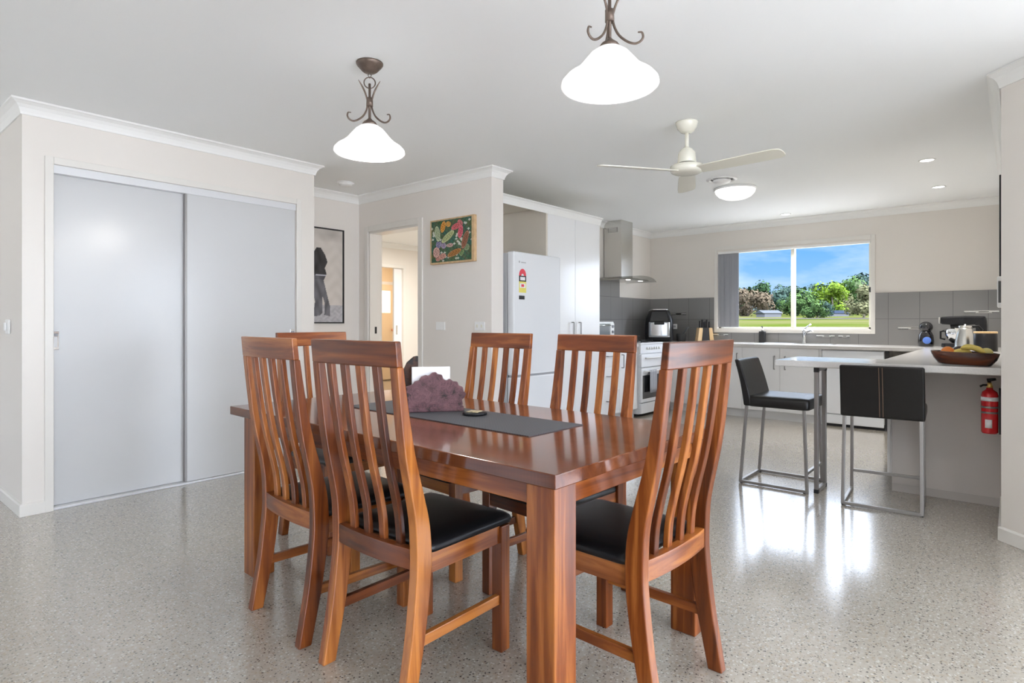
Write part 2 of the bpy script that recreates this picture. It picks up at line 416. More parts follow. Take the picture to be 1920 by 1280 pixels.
# frames of the added glazing behind the camera
m = MB(); 
for x in (GX0, GX0+1.5-.03, GX0+3.1-.03, GX1-.06): m.box(x, x+.06, YS-.08, YS-.02, 0, GZ1)
m.box(GX0, GX1, YS-.075, YS-.025, GZ1-.06, GZ1-.001); m.box(GX0, GX1, YS-.075, YS-.025, .001, .05)
struct(m.build('added_window_2', ALU))
m = MB()
for y in (VY0, (VY0+VY1)/2-.03, VY1-.06): m.box(XW-.08, XW-.02, y, y+.06, VZ0, VZ1)
m.box(XW-.075, XW-.025, VY0, VY1, VZ1-.06, VZ1-.001); m.box(XW-.075, XW-.025, VY0, VY1, VZ0+.001, VZ0+.05)
struct(m.build('added_window_3', ALU))
# rooms seen through the doorway
BY = 7.86
m = MB(); m.box(EX-.4, 5.55, BY, BY+.1, 0, ZC); m.box(6.50, WXX+.35, BY, BY+.1, 0, ZC); m.box(5.55, 6.50, BY, BY+.1, 2.05, ZC)
struct(m.build('wall_back_hall', WALL))
struct(B('wall_back_hall_right', WALL, (WXX+.25, WXX+.35, KY+.1, 10.1, 0, ZC)))
struct(B('wall_back_hall_left', WALL, (EX-.4, EX-.3, HY+.1, 10.1, 0, ZC)))
struct(B('wall_laundry', PEACH, (EX-.3, WXX+.25, 9.6, 9.7, 0, ZC)))
struct(B('wall_laundry_right', PEACH, (7.75, 7.85, BY+.1, 9.6, 0, ZC)))

# ------------------------------------------------------------------ cornice and skirting
def sweep(name, path, prof, mat, closed=False):
    """prof: (offset into the room, z) pairs; the room lies on the right of the path"""
    n = len(path); rings = []
    for i in range(n):
        p = Vector(path[i]); 
        a = Vector(path[i])-Vector(path[i-1]) if (i > 0 or closed) else None
        b = Vector(path[(i+1) % n])-p if (i < n-1 or closed) else None
        if a is None: a = b
        if b is None: b = a
        a = a.normalized(); b = b.normalized()
        na, nb = Vector((a.y, -a.x)), Vector((b.y, -b.x))
        mt = (na+nb).normalized(); k = 1/max(.2, mt.dot(na))
        rings.append([(p.x+mt.x*k*o, p.y+mt.y*k*o, z) for o, z in prof])
    m = MB(); m.loft(rings, False, True, closed)
    return struct(m.build(name, mat))
cove = [(0, ZC-.001), (0, ZC-.082), (.008, ZC-.082), (.011, ZC-.068), (.019, ZC-.046), (.032, ZC-.028), (.050, ZC-.016), (.060, ZC-.012), (.060, ZC-.001)]
room_path = [(PX0, YN), (PX0, PY), (PX1, PY), (PX1, HY), (DX, HY), (DX, EY), (EX, EY), (EX, KY), (WXX, KY), (WXX, RY), (CX, RY), (STX, STY), (STX, YS), (XW, YS), (XW, YN)]
sweep('trim_1', room_path, cove, CORN, True)
hall_path = [(EX, KY+.1), (EX, HY+.1), (EX-.3, HY+.1), (EX-.3, BY), (WXX+.25, BY), (WXX+.25, KY+.1)]
sweep('trim_2', hall_path, cove, CORN, True)
skirt = [(0, .001), (0, .074), (.008, .074), (.014, .066), (.014, .001)]
sweep('baseboard_pantry_left', [(PX0, YN), (PX0, PY), (.944, PY)], skirt, TRIM)
sweep('baseboard_hall', [(2.64, PY), (PX1, PY), (PX1, HY), (DX, HY), (DX, DOY1+.062)], skirt, TRIM)
sweep('baseboard_doorway', [(DX, DOY0-.062), (DX, EY), (EX, EY), (EX, KY)], skirt, TRIM)
sweep('baseboard_right', [(4.775, RY), (CX, RY), (STX, STY), (STX, EY1)], skirt, TRIM)
sweep('baseboard_back_hall', [(EX-.3, BY), (5.49, BY)], skirt, TRIM)
sweep('baseboard_back_hall_right', [(6.56, BY), (WXX+.25, BY)], skirt, TRIM)

# pantry opening: architrave, track, sliding leaves
m = MB()
m.box(.942, .986, PY-.014, PY, 0, 2.147); m.box(2.588, 2.632, PY-.014, PY, 0, 2.147); m.box(.986, 2.588, PY-.014, PY, 2.103, 2.147)
struct(m.build('trim_3', TRIM, bevel=.003))
struct(B('trim_4', ALU, (.986, 2.588, PY+.002, PY+.088, 2.052, 2.103), bevel=.002))
struct(B('trim_5', ALU, (.986, 2.588, PY+.0, PY+.088, 0, .016), bevel=.003))
d1 = struct(B('door_1', DOORP, (.988, 1.80, PY+.050, PY+.084, .018, 2.055), bevel=.002))
m = MB(); m.box(1.757, 2.586, PY+.010, PY+.044, .018, 2.055)
d2 = struct(m.build('door_2', DOORP, bevel=.002))
B('stile', SATIN, (1.744, 1.757, PY+.008, PY+.046, .018, 2.055), d2, .002)
def flush_pull(x, door, y):
    p = MB(); p.box(x-.017, x+.017, y-.003, y, .975, 1.089)
    o = p.build('door_handle', CHROME, door, .002)
    q = MB(); q.box(x-.010, x+.010, y-.0045, y-.0028, .99, 1.055); q.build('pull_recess', SATIN, o, .001)
    q = MB(); q.box(x-.011, x+.011, y-.012, y-.003, 1.058, 1.075); q.build('latch', GREYM, o, .002)
flush_pull(1.008, d1, PY+.050); flush_pull(2.560, d2, PY+.010)

# doorway architrave and jamb
m = MB(); aw = .06
m.box(DX-.016, DX, DOY1, DOY1+aw, 0, DOZ+aw); m.box(DX-.016, DX, DOY0-aw, DOY0, 0, DOZ+aw); m.box(DX-.016, DX, DOY0, DOY1, DOZ, DOZ+aw)
struct(m.build('trim_6', TRIM, bevel=.004))
m = MB(); m.box(DX, EX, DOY1-.016, DOY1, 0, DOZ); m.box(DX, EX, DOY0, DOY0+.016, 0, DOZ); m.box(DX, EX, DOY0, DOY1, DOZ-.016, DOZ)
jo = struct(m.build('trim_7', TRIM))
B('strike_plate', BLACKM, (DX+.06, DX+.085, DOY1-.018, DOY1-.0155, 1.03, 1.10), jo)
# back hall sliding door and the glazed laundry door
m = MB(); m.box(6.50, 6.555, BY-.014, BY, 0, 2.105); m.box(5.495, 5.55, BY-.014, BY, 0, 2.105); m.box(5.55, 6.50, BY-.014, BY, 2.05, 2.105)
struct(m.build('trim_8', TRIM, bevel=.003))
d3 = struct(B('door_3', WHITE, (6.34, 6.62, BY+.035, BY+.07, .01, 2.05)))
B('door_handle', CHROME, (6.375, 6.41, BY+.028, BY+.035, .95, 1.10), d3, .003)
m = MB(); m.box(7.00, 7.70, 9.545, 9.585, .02, 1.34); m.box(7.00, 7.10, 9.545, 9.585, 1.34, 1.90); m.box(7.58, 7.70, 9.545, 9.585, 1.34, 1.90); m.box(7.10, 7.58, 9.545, 9.585, 1.78, 1.90)
d4 = struct(m.build('door_4', PEACH))
B('pane', plain('frosted_glow_glass', (.85, .80, .82), .3, emit=(1, .95, .97), estr=.6), (7.10, 7.58, 9.56, 9.57, 1.34, 1.78), d4)  # pane glows on its own, in place of daylight behind it
MB().ball((7.60, 9.50, 1.0), .03).build('door_knob', plain('copper_knob', (.6, .25, .12), .3, metal=1), d4)
m = MB(); m.box(6.94, 7.00, 9.57, 9.6, 0, 1.96); m.box(7.70, 7.74, 9.57, 9.6, 0, 1.96); m.box(7.00, 7.70, 9.57, 9.6, 1.90, 1.96)
struct(m.build('trim_9', WHITE))

# ------------------------------------------------------------------ kitchen window
m = MB(); ax = WXX-.016
m.box(ax, WXX, 1.238, WY0, 1.012, 2.165); m.box(ax, WXX, WY1, 3.13, 1.012, 2.165); m.box(ax, WXX, WY0, WY1, 1.012, WZ0); m.box(ax, WXX, WY0, WY1, WZ1+.03, 2.165)
struct(m.build('trim_10', TRIM, bevel=.003))
w = struct(bpy.data.objects.new('window_1', None)); COL.objects.link(w); w.location = (WXX, (WY0+WY1)/2, WZ0)
def wpart(name, mat, x0, x1, y0, y1, z0, z1, par=w, bevel=.002):
    oy = (WY0+WY1)/2
    return MB().box(x0-WXX, x1-WXX, y0-oy, y1-oy, z0-WZ0, z1-WZ0).build(name, mat, par, bevel)
fx0, fx1 = WXX+.06, WXX+.11
oy = (WY0+WY1)/2
m = MB()
for d_ in ((fx0, fx1, WY0, WY0+.03, WZ0, WZ1+.03), (fx0, fx1, WY1-.03, WY1, WZ0, WZ1+.03), (fx0, fx1, WY0, WY1, WZ0, WZ0+.035), (fx0, fx1, WY0, WY1, WZ1-.01, WZ1+.03)):
    m.box(d_[0]-WXX, d_[1]-WXX, d_[2]-oy, d_[3]-oy, d_[4]-WZ0, d_[5]-WZ0)
m.build('window_frame', CREAM, w)
wpart('mullion', CREAM, fx0-.01, fx1, 2.125, 2.17, WZ0+.03, WZ1)
wpart('pane', GLASS, fx0+.03, fx0+.035, WY0+.02, 2.13, WZ0+.02, WZ1+.01, bevel=0)
wpart('pane', GLASS, fx0+.015, fx0+.02, 2.13, WY1-.02, WZ0+.02, WZ1+.01, bevel=0)
wpart('window_sill', TRIM, WXX-.002, WXX+.065, WY0, WY1, WZ0-.002, WZ0+.014)
wpart('latch', BLACKM, fx0-.018, fx0, WY0+.012, WY0+.026, 1.50, 1.56)
# stacked vertical blind
bl = thing('vertical_blind', 'grey fabric vertical blind bunched open at the left of the kitchen window', 'blind', (WXX+.03, 2.9, 2.07))
B('headrail', WHITEP, (-.03, .02, WY0-2.9+.01, WY1-2.9-.01, .0, .03), bl, .003)
for i in range(11):
    y = WY1-2.9-.03-i*.0245
    mm_ = MB(); mm_.M = Matrix.Translation((-.008+.006*math.sin(i*2.1), y, 0)) @ Matrix.Rotation(R(74+5*math.sin(i*1.7)), 4, 'Z')
    mm_.box(-.006, .05, -.001, .001, -.985, .0); mm_.build('slat', SLATM, bl)

# ------------------------------------------------------------------ splashbacks
sp = tag(bpy.data.objects.new('tiled_splashback', None), 'glossy grey tiled splashback around the kitchen window', 'splashback'); COL.objects.link(sp)
sp.location = (WXX-.0015, KY, .886); sp.rotation_euler = (0, 0, R(-90))      # local x runs toward the right wall, local y into the wall
m = MB(); W_ = KY-RY
a0, a1 = KY-3.13, KY-1.238
for d_ in ((0, a0, .60), (a1, W_, .60), (a0, a1, 1.012-.886)): m.box(d_[0], d_[1], -.010, 0, 0, d_[2])
m.build('tiles', TILE, sp)
def mosaic(par, x, z, w):
    segs = [(0, .42, .008, .014, WHITEP), (.33, 1, .014, .020, STEEL), (0, .34, 0, .006, BLACKG), (.34, .85, 0, .008, STEEL), (.80, 1, .0, .006, BLACKG), (.42, .72, .008, .014, BLACKG), (.72, 1, .008, .014, WHITEP)]
    fr = MB(); fr.box(x, x+w, -.0115, -.009, z-.002, z+.024); f = fr.build('mosaic_strip', STEEL, par)
    for a, b_, c, d_, mt in segs: MB().box(x+a*w, x+b_*w, -.0145, -.011, z+c, z+d_+.001).build('mosaic_piece', mt, f)
for x, z, w_ in ((.30, .37, .26), (KY-1.015, .185, .29), (KY-.418, .36, .29), (.93, .085, .22), (KY-1.86, .085, .20), (KY-1.62, .085, .12)): mosaic(sp, x, z, w_)
sp2 = tag(bpy.data.objects.new('tiled_splashback', None), 'grey tiled splashback behind the white stove and hood', 'splashback'); COL.objects.link(sp2)
sp2.location = (EX, KY-.0015, .886)
m = MB(); m.box(5.67-EX, 7.10-EX, -.010, 0, 0, .80); m.box(7.10-EX, WXX-EX-.010, -.010, 0, 0, .60); m.build('tiles', TILE, sp2)
for (loc, rz, lab) in (((WXX-.010, 3.70, 1.09), R(-90), 'white power point beside the black air fryer'),):
    o = thing('power_outlet', lab, 'power outlet', loc, rz)
    B('plate', WHITEP, (-.036, .036, -.008, 0, -.036, .036), o, .003); B('socket_face', GREYL, (-.018, .018, -.010, -.008, -.014, .014), o)

# ------------------------------------------------------------------ benchtops
BT, BK = .886, .846
m = MB(); m.prism([(5.67, 3.49), (5.67, KY), (6.53, KY), (6.53, 3.49)], BK, BT)
tag(m.build('benchtop', BENCH, bevel=.004), 'short grey benchtop between tall pantry cupboard and white stove', 'benchtop')
BARX0, BARY1 = 4.294, 1.262
m = MB(); m.prism([(BARX0, RY+.002), (BARX0, BARY1), (BARX0+.545, BARY1), (BARX0+.545, .70), (7.32, .70), (7.32, 3.47), (7.15, 3.47), (7.15, KY-.012), (WXX-.012, KY-.012), (WXX-.012, RY+.002)], BK, BT+.002)
tag(m.build('benchtop', BENCH, bevel=.006), 'pale grey laminate benchtop wrapping from window sink to breakfast bar', 'benchtop')
# end panel under the bar
ep = thing('island_panel', 'beige laminate end panel standing under the breakfast bar', 'panel', (4.78, .06, 0))
B('panel', PANEL, (0, .03, 0, .583, .03, BK), ep, .002); B('kick_strip', plain('kick_laminate', (.50, .47, .45), .4), (-.003, .027, 0, .583, 0, .055), ep, .001)
lg = thing('bar_support', 'square chrome hoop leg holding up free end of breakfast bar', 'table leg', (4.37, 1.02, 0))
m = MB(); m.box(0, .025, -.013, .013, .0, BK-.03); m.build('post', SATIN, lg, .002)
m = MB(); m.box(.215, .24, -.013, .013, .0, BK-.03); m.build('post', SATIN, lg, .002)
m = MB(); m.box(.025, .215, -.013, .013, .004, .029); m.build('foot_bar', SATIN, lg, .002)
m = MB(); m.box(.0, .24, -.013, .013, BK-.03, BK); m.build('top_bar', SATIN, lg, .002)
for x in (-.001, .214):
    MB().box(x, x+.027, -.0145, .0145, .0, .026).build('cap', BLACKM, lg); MB().box(x, x+.027, -.0145, .0145, BK-.036, BK-.002).build('cap', BLACKM, lg)

# ------------------------------------------------------------------ cabinets
def bar_handle(parent, x, z, length, vertical=True, y=-.02):
    m = MB(); r = .006
    if vertical: pts = [(x, y+.0, z), (x, y-.03, z), (x, y-.03, z+length), (x, y+.0, z+length)]
    else: pts = [(x, y, z), (x, y-.03, z), (x+length, y-.03, z), (x+length, y, z)]
    for a, b_ in zip(pts, pts[1:]): m.bar(a, b_, .010, .010)
    return m.build('handle', SATIN, parent)
def cabinet(label, loc, rz, w, d, h, fronts, kick=.10, name='kitchen_cabinet', group=None):
    """fronts: (kind, x0, x1, z0, z1, handle_x, handle_z, handle_len, vertical)"""
    c = thing(name, label, 'cabinet', loc, rz, group)
    B('carcass', WHITE, (.001, w-.001, .0, d, kick, h), c, .001)
    if kick: B('kickboard', plain('kick_white', (.70, .70, .70), .35) if 'kick_white' not in MATS else MATS['kick_white'], (.001, w-.001, .03, .05, 0, kick), c)
    for kind, x0, x1, z0, z1, hx, hz, hl, vert in fronts:
        f = B(kind, WHITE, (x0+.0015, x1-.0015, -.02, -.001, z0+.0015, z1-.0015), c, .0015)
        if hl: bar_handle(f, hx, hz, hl, vert)
    return c
# window run (fronts face the room at X = 7.34); local x runs toward the right wall
FX = 7.36
cabinet('white corner base cabinet left of the sink below the knife block', (FX, 3.49, 0), R(-90), .955, .62, BK, [('door', 0, .48, .10, BK, .06, .62, .15, True), ('door', .48, .955, .10, BK, .90, .62, .15, True)])
cabinet('white double-door cabinet beneath the sink', (FX, 2.535, 0), R(-90), .875, .62, BK, [('door', 0, .435, .10, BK, .375, .60, .15, True), ('door', .435, .85, .10, BK, .495, .60, .15, True)])
dw = thing('dishwasher', 'white dishwasher under the benchtop between sink cabinet and bar', 'dishwasher', (FX, 1.655, 0), R(-90))
B('body', WHITE, (.004, .60, .0, .58, .06, BK-.005), dw, .002)
B('door', FRIDGE, (.006, .598, -.032, -.001, .14, .70), dw, .006); 
cp = B('control_panel', FRIDGE, (.006, .598, -.030, -.001, .705, BK-.012), dw, .004)
B('plinth', FRIDGE, (.006, .598, -.028, .0, .03, .134), dw, .008)
B('base', BLACKM, (.01, .594, .01, .5, .0, .06), dw)
B('side_gap', BLACKM, (.603, .640, -.005, .02, .0, BK), dw)
# right run, fronts face +Y
cabinet('white drawer unit hidden side of breakfast bar by the end panel', (6.10, .655, 0), R(180), 1.285, .58, BK, [('door', 0, .64, .10, BK, .56, .62, .15, True), ('door', .64, 1.285, .10, BK, .72, .62, .15, True)])
cabinet('white base cabinet under the coffee machine corner', (FX-.02, .655, 0), R(180), 1.235, .58, BK, [('drawer', 0, 1.235, .62, BK, .5, .76, .15, False), ('door', 0, .62, .10, .62, .54, .42, .15, True), ('door', .62, 1.235, .10, .62, .70, .42, .15, True)])
# left run
cabinet('white three-drawer base unit beside the white stove', (5.668, 3.525, 0), 0, .862, .56, BK, [('drawer', 0, .43, .64, BK, .14, .765, .15, False), ('drawer', 0, .43, .37, .64, .14, .54, .15, False), ('drawer', 0, .43, .10, .37, .14, .26, .15, False), ('door', .43, .862, .10, BK, .48, .62, .15, True)])
cabinet('white filler cabinet in kitchen corner right of stove', (7.155, 3.525, 0), 0, .18, .55, BK, [('door', 0, .18, .10, BK, 0, 0, 0, True)])
# tall pantry cupboard and fridge surround
tc_ = thing('pantry_cupboard', 'tall white two-door cupboard next to the white fridge', 'cupboard', (4.683, 3.525, 0))
B('carcass', WHITE, (.0, .985, .0, .56, .10, 2.262), tc_, .001); B('kickboard', MATS['kick_white'], (.001, .984, .04, .06, 0, .10), tc_)
B('side_panel', plain('panel_cream', (.72, .665, .58), .4), (-.004, .022, -.021, .56, .0, 2.262), tc_, .001)
for x0, x1, hx in ((.024, .503, .44), (.503, .983, .57)):
    f = B('door', WHITE, (x0+.002, x1-.002, -.021, -.001, .102, 2.26), tc_, .002); bar_handle(f, hx, .99, .155, True, -.021)
tp = thing('cupboard_crown', 'white crown moulding and lid running above fridge and tall cupboard', 'moulding', (EX+.001, 3.525, 2.214))
B('lid', plain('panel_cream_lid', (.74, .69, .60), .4), (.0, 1.78, -.0222, .562, .0486, .066), tp)
m = MB(); prof = [(-.0225, -.004), (-.026, -.004), (-.028, .010), (-.034, .034), (-.046, .056), (-.062, .066), (-.062, .074), (-.0225, .074)]
m.loft([[(x, y, z) for y, z in prof] for x in (.0, 1.785)]); m.build('crown', CORN, tp)

# fridge
fr = thing('refrigerator', 'white upright fridge with energy stickers beside the tall cupboard', 'fridge', (3.946, 3.30, 0))
FW = .689
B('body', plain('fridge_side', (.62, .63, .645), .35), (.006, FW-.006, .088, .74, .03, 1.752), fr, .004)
B('gasket', GREYM, (.012, FW-.012, .076, .09, .05, 1.745), fr)
ud = B('upper_door', FRIDGE, (0, FW, 0, .078, .684, 1.76), fr, .012); ld = B('lower_door', FRIDGE, (0, FW, 0, .078, .06, .668), fr, .012)
B('finger_recess', GREYM, (.01, FW-.01, .012, .06, .668, .684), fr)
B('feet_plinth', BLACKM, (.03, FW-.03, .06, .7, 0, .05), fr)
# stickers: emblem and wordmark, red rating arc, black band, yellow panel, dark plate
MB().lathe([(.010, 0), (.010, .0012)], 16).build('emblem', GREYL, ud).matrix_local = Matrix.Translation((.075, -.0004, 1.672)) @ Matrix.Rotation(R(90), 4, 'X')
B('wordmark', GREYL, (.098, .165, -.0010, .001, 1.664, 1.674), ud)
arc = MB(); K = 9
ring = [(math.cos(PI*k/K), math.sin(PI*k/K)) for k in range(K+1)]
poly = [(.05*a, .062*b_) for a, b_ in ring]+[(.018*a, .018*b_) for a, b_ in ring[::-1]]
V0 = [[arc.v((.118+a, y, 1.552+b_)) for a, b_ in poly] for y in (-.0016, .0005)]
for k in range(K):
    i, j = k, 2*K+1-k
    arc.face([V0[0][i], V0[0][i+1], V0[0][j-1], V0[0][j]])
arc.build('rating_arc', REDL, ud)
B('rating_band', BLACKM, (.070, .168, -.0018, .0005, 1.502, 1.552), ud); B('rating_text', WLABEL, (.085, .152, -.0024, .0, 1.512, 1.542), ud)
B('usage_panel', YELLOW, (.070, .168, -.0014, .0005, 1.405, 1.502), ud); B('usage_number', REDL, (.100, .138, -.002, .0, 1.455, 1.478), ud); B('usage_window', WLABEL, (.080, .158, -.0017, .0, 1.447, 1.486), ud)
B('dark_plate', BLACKM, (.070, .146, -.0016, .0005, 1.345, 1.378), ud)

# stove
st = thing('stove', 'white freestanding cooker with grey towel over its oven handle', 'stove', (6.54, 3.47, 0))
B('body', FRIDGE, (.0, .60, .02, .60, .03, .875), st, .003)
B('hob', plain('hob_enamel', (.75, .76, .77), .25, coat=.4), (.0, .60, .0, .60, .875, .896), st, .006)
B('control_panel', FRIDGE, (.003, .597, .0, .02, .765, .873), st, .004)
for i in range(6):
    k = MB(); k.lathe([(.016, 0), (.016, .012), (.012, .018), (0, .018)], 16); o = k.build('knob', WHITEP, st)
    o.matrix_local = Matrix.Translation((.17+i*.062, .0, .828)) @ Matrix.Rotation(R(90), 4, 'X')
gd = B('grill_door', FRIDGE, (.004, .596, -.012, .018, .60, .757), st, .004)
m = MB(); m.tube([(.10, -.012, .71), (.10, -.04, .71), (.50, -.04, .71), (.50, -.012, .71)], .008, 8); m.build('handle', WHITEP, gd)
od = B('oven_door', FRIDGE, (.004, .596, -.012, .018, .17, .590), st, .004)
B('oven_window', DARKGLASS, (.03, .57, -.015, -.010, .215, .50), od, .002)
m = MB(); m.tube([(.06, -.012, .55), (.06, -.045, .55), (.54, -.045, .55), (.54, -.012, .55)], .009, 8); m.build('handle', WHITEP, od)
B('warming_drawer', FRIDGE, (.004, .596, -.008, .018, .035, .160), st, .004)
B('plinth', BLACKM, (.02, .58, .05, .5, 0, .035), st)
for (x, y) in ((.16, .17), (.44, .17), (.16, .43), (.44, .43)):
    g = MB(); g.lathe([(.045, 0), (.045, .010), (.03, .014), (0, .014)], 20, (x, y, .896)); b_ = g.build('burner', BLACKM, st)
    g = MB(); 
    g.tube([(x-.10, y, .918), (x+.10, y, .918)], .005, 6); g.tube([(x, y-.10, .918), (x, y+.10, .918)], .005, 6)
    for dx, dy in ((-.1, 0), (.1, 0), (0, .1), (0, -.1)): g.tube([(x+dx, y+dy, .918), (x+dx, y+dy, .897)], .005, 6)
    g.build('trivet', BLACKM, st)
tw = thing('tea_towel', 'grey tea towel draped over the oven handle', 'towel', (6.70, 3.425, .55))
m = MB(); pts = []
for i in range(15):
    x = -.02+.19*i/14; pts.append((x, .006*math.sin(i*1.5)))
back = [(x, .016+.25*dy) for x, dy in pts]; front = [(x, -.012+dy) for x, dy in pts]
m.loft([[(x, y, z) for x, y in front]+[(x, y+.003, z) for x, y in front[::-1]] for z in (-.265, -.2, -.1, -.02, .006)], True); m.build('cloth', TOWEL, tw)
m = MB(); m.loft([[(x, -.012+dy*.4, .006) for x, dy in pts]+[(x, -.009+dy*.4, .004) for x, dy in pts[::-1]], [(x, .0, .0135) for x, dy in pts]+[(x, .0, .0105) for x, dy in pts[::-1]], [(x, .013, .004) for x, dy in pts]+[(x, .0105, .004) for x, dy in pts[::-1]], [(x, .013, -.05) for x, dy in pts]+[(x, .0105, -.05) for x, dy in pts[::-1]]], True)
m.build('fold', TOWEL, tw)

# range hood
hd = thing('range_hood', 'stainless steel chimney hood with arched glass canopy over the stove', 'range hood', (6.845, KY-.011, 1.682))
B('chimney', STEEL, (-.145, .145, -.255, 0, .045, ZC-1.682), hd, .003)
vg = B('vent_grille', plain('grille_grey', (.28, .27, .25), .5), (-.147, -.1455, -.20, -.06, .618, .678), hd)
for i in range(5): B('louvre', STEEL, (-.149, -.147, -.19, -.07, .624+i*.011, .629+i*.011), vg)
m = MB(); m.loft([[(-.30, -.42, 0), (.30, -.42, 0), (.30, 0, 0), (-.30, 0, 0)], [(-.28, -.40, .022), (.28, -.40, .022), (.28, 0, .022), (-.28, 0, .022)], [(-.16, -.27, .044), (.16, -.27, .044), (.16, 0, .044), (-.16, 0, .044)]]); m.build('hood_body', STEEL, hd, .002)
m = MB(); n = 24; arcp = []
for i in range(n+1):
    x = -.45+.9*i/n; arcp.append((x, -.006+.052*(1-(x/.45)**2)))
def edge(x): return -.50+.06*(abs(x)/.45)**3
m.loft([[(x, edge(x), z), (x, 0, z), (x, 0, z+.006), (x, edge(x), z+.006)] for x, z in arcp], True); m.build('glass_canopy', HOODGLASS, hd)
for x in (-.16, .16):
    m = MB(); m.lathe([(.028, -.003), (.028, .002)], 16, (x, -.36, 0)); m.build('hood_lamp', LENS, hd)

# sink, tap, soap
sk = thing('sink', 'stainless steel sink with drainer set in the benchtop under window', 'sink', (7.66, 2.02, BT+.002))
m = MB(); m.loft([[(-.24, -.40, 0), (.24, -.40, 0), (.24, .40, 0), (-.24, .40, 0)], [(-.23, -.39, .006), (.23, -.39, .006), (.23, .39, .006), (-.23, .39, .006)]]); m.build('rim', STEEL, sk)
m = MB(); m.box(-.16, .16, .02, .36, .0062, .0075); m.build('basin', GREYM, sk)
for i in range(7): MB().box(-.16+i*.048, -.15+i*.048, -.36, -.03, .006, .010).build('drain_ridge', STEEL, sk)
tp = thing('tap', 'chrome mixer tap standing behind the sink', 'tap', (7.93, 1.985, BT+.002))
m = MB(); m.lathe([(.026, 0), (.026, .01), (.020, .016), (.019, .13), (.022, .15), (.018, .172), (0, .176)], 20); m.build('body', CHROME, tp)
m = MB(); m.tube([(0, 0, .10), (-.06, -.045, .145), (-.15, -.11, .165), (-.19, -.14, .150)], [.013, .013, .012, .012], 10); m.build('spout', CHROME, tp)
m = MB(); m.tube([(0, 0, .17), (-.01, -.03, .20), (-.03, -.08, .235)], [.011, .009, .010], 8); m.build('lever', CHROME, tp)
sb = thing('soap_dispenser', 'matt black soap pump bottle left of the tap', 'soap bottle', (7.93, 2.48, BT+.002))
m = MB(); m.box(-.036, .036, -.036, .036, 0, .145); m.build('bottle', BLACKM, sb, .008)
m = MB(); m.lathe([(.014, .145), (.014, .165), (.006, .166), (.006, .19), (0, .19)], 12); m.build('collar', SATIN, sb)
m = MB(); m.tube([(0, 0, .19), (0, 0, .205), (-.04, 0, .205)], .006, 8); m.build('pump', BLACKM, sb)

# knife block
kb = thing('knife_block', 'striped timber and black knife block beside the kitchen window', 'knife block', (7.86, 3.215, BT+.002), R(-45))
def wedge(x0, x1, xt0, xt1, mat):
    m = MB(); m.loft([[(x0, -.05, 0), (x1, -.05, 0), (x1, .05, 0), (x0, .05, 0)], [(xt0, -.05, .185), (xt1, -.05, .185), (xt1, .05, .185), (xt0, .05, .185)]]); return m.build('block', mat, kb, .002)
wedge(-.115, -.058, -.088, -.040, LIGHTWOOD); wedge(-.046, .046, -.046, .046, BLACKM); wedge(.058, .115, .040, .088, LIGHTWOOD)
B('base_strip', BLACKM, (-.06, .06, -.03, .03, .02, .12), kb)
for i, x in enumerate((-.065, -.032, -.012, .012, .032, .065)):
    k = MB(); k.box(x-.008, x+.008, -.012, .012, .185, .28+.02*math.sin(i*2)); k.build('knife_handle', BLACK, kb, .003)

# air fryer
af = thing('air_fryer', 'large black air fryer with shiny front in kitchen corner', 'air fryer', (7.62, 3.765, BT+.002), R(-62))
af.scale = (1.2, 1.1, 1.17)
def rr(w, d, r=.06, n=5):
    p = []
    for cx_, cy_, a in ((w-r, d-r, 0), (-w+r, d-r, 90), (-w+r, -d+r, 180), (w-r, -d+r, 270)):
        for k in range(n+1): t = R(a+90*k/n); p.append((cx_+r*math.cos(t), cy_+r*math.sin(t)))
    return p
m = MB(); m.loft([[(x, y, z) for x, y in rr(w_, d_)] for z, w_, d_ in ((0, .140, .165), (.02, .155, .18), (.20, .155, .18), (.26, .150, .176), (.35, .120, .14), (.368, .105, .125))], True); m.build('body', BLACK, af)
m = MB(); m.loft([[(x*.86, y*.86, .3685+z) for x, y in rr(.12, .14)] for z in (0, .006)]); m.build('top_rim', STEEL, af)
m = MB()
def fp(z): return [(-.115+.23*i/8, -.182-.012*math.sin(PI*i/8)) for i in range(9)]
m.loft([[(x, y, z) for x, y in fp(z)]+[(x, -.170, z) for x, y in fp(z)[::-1]] for z in (.05, .07, .21, .225)], True); m.build('drawer', plain('mirror_drawer', (.5, .51, .53), .16, metal=1), af)
B('handle', BLACK, (-.055, .055, -.215, -.17, .195, .225), af, .006)
m = MB(); m.loft([[(-.10, -.184, .235), (.10, -.184, .235), (.10, -.16, .235), (-.10, -.16, .235)], [(-.08, -.15, .345), (.08, -.15, .345), (.08, -.12, .345), (-.08, -.12, .345)]]); m.build('control_face', BLACKG, af)

# mortar with pestle in the corner
mo = thing('mortar', 'dark stone mortar beside the black air fryer', 'mortar', (7.80, 3.52, BT+.002))
m = MB(); m.lathe([(.055, 0), (.060, .01), (.066, .105), (.056, .105), (.045, .03), (0, .025)], 24); m.build('bowl', plain('dark_stone', (.045, .047, .05), .5), mo)
m = MB(); m.tube([(-.01, .01, .035), (.02, -.04, .13), (.045, -.085, .20)], [.016, .011, .014], 10)
tag(m.build('pestle', plain('grey_stone', (.10, .11, .12), .4), loc=(7.80, 3.52, BT+.002)), 'grey pestle leaning in the dark mortar', 'pestle')

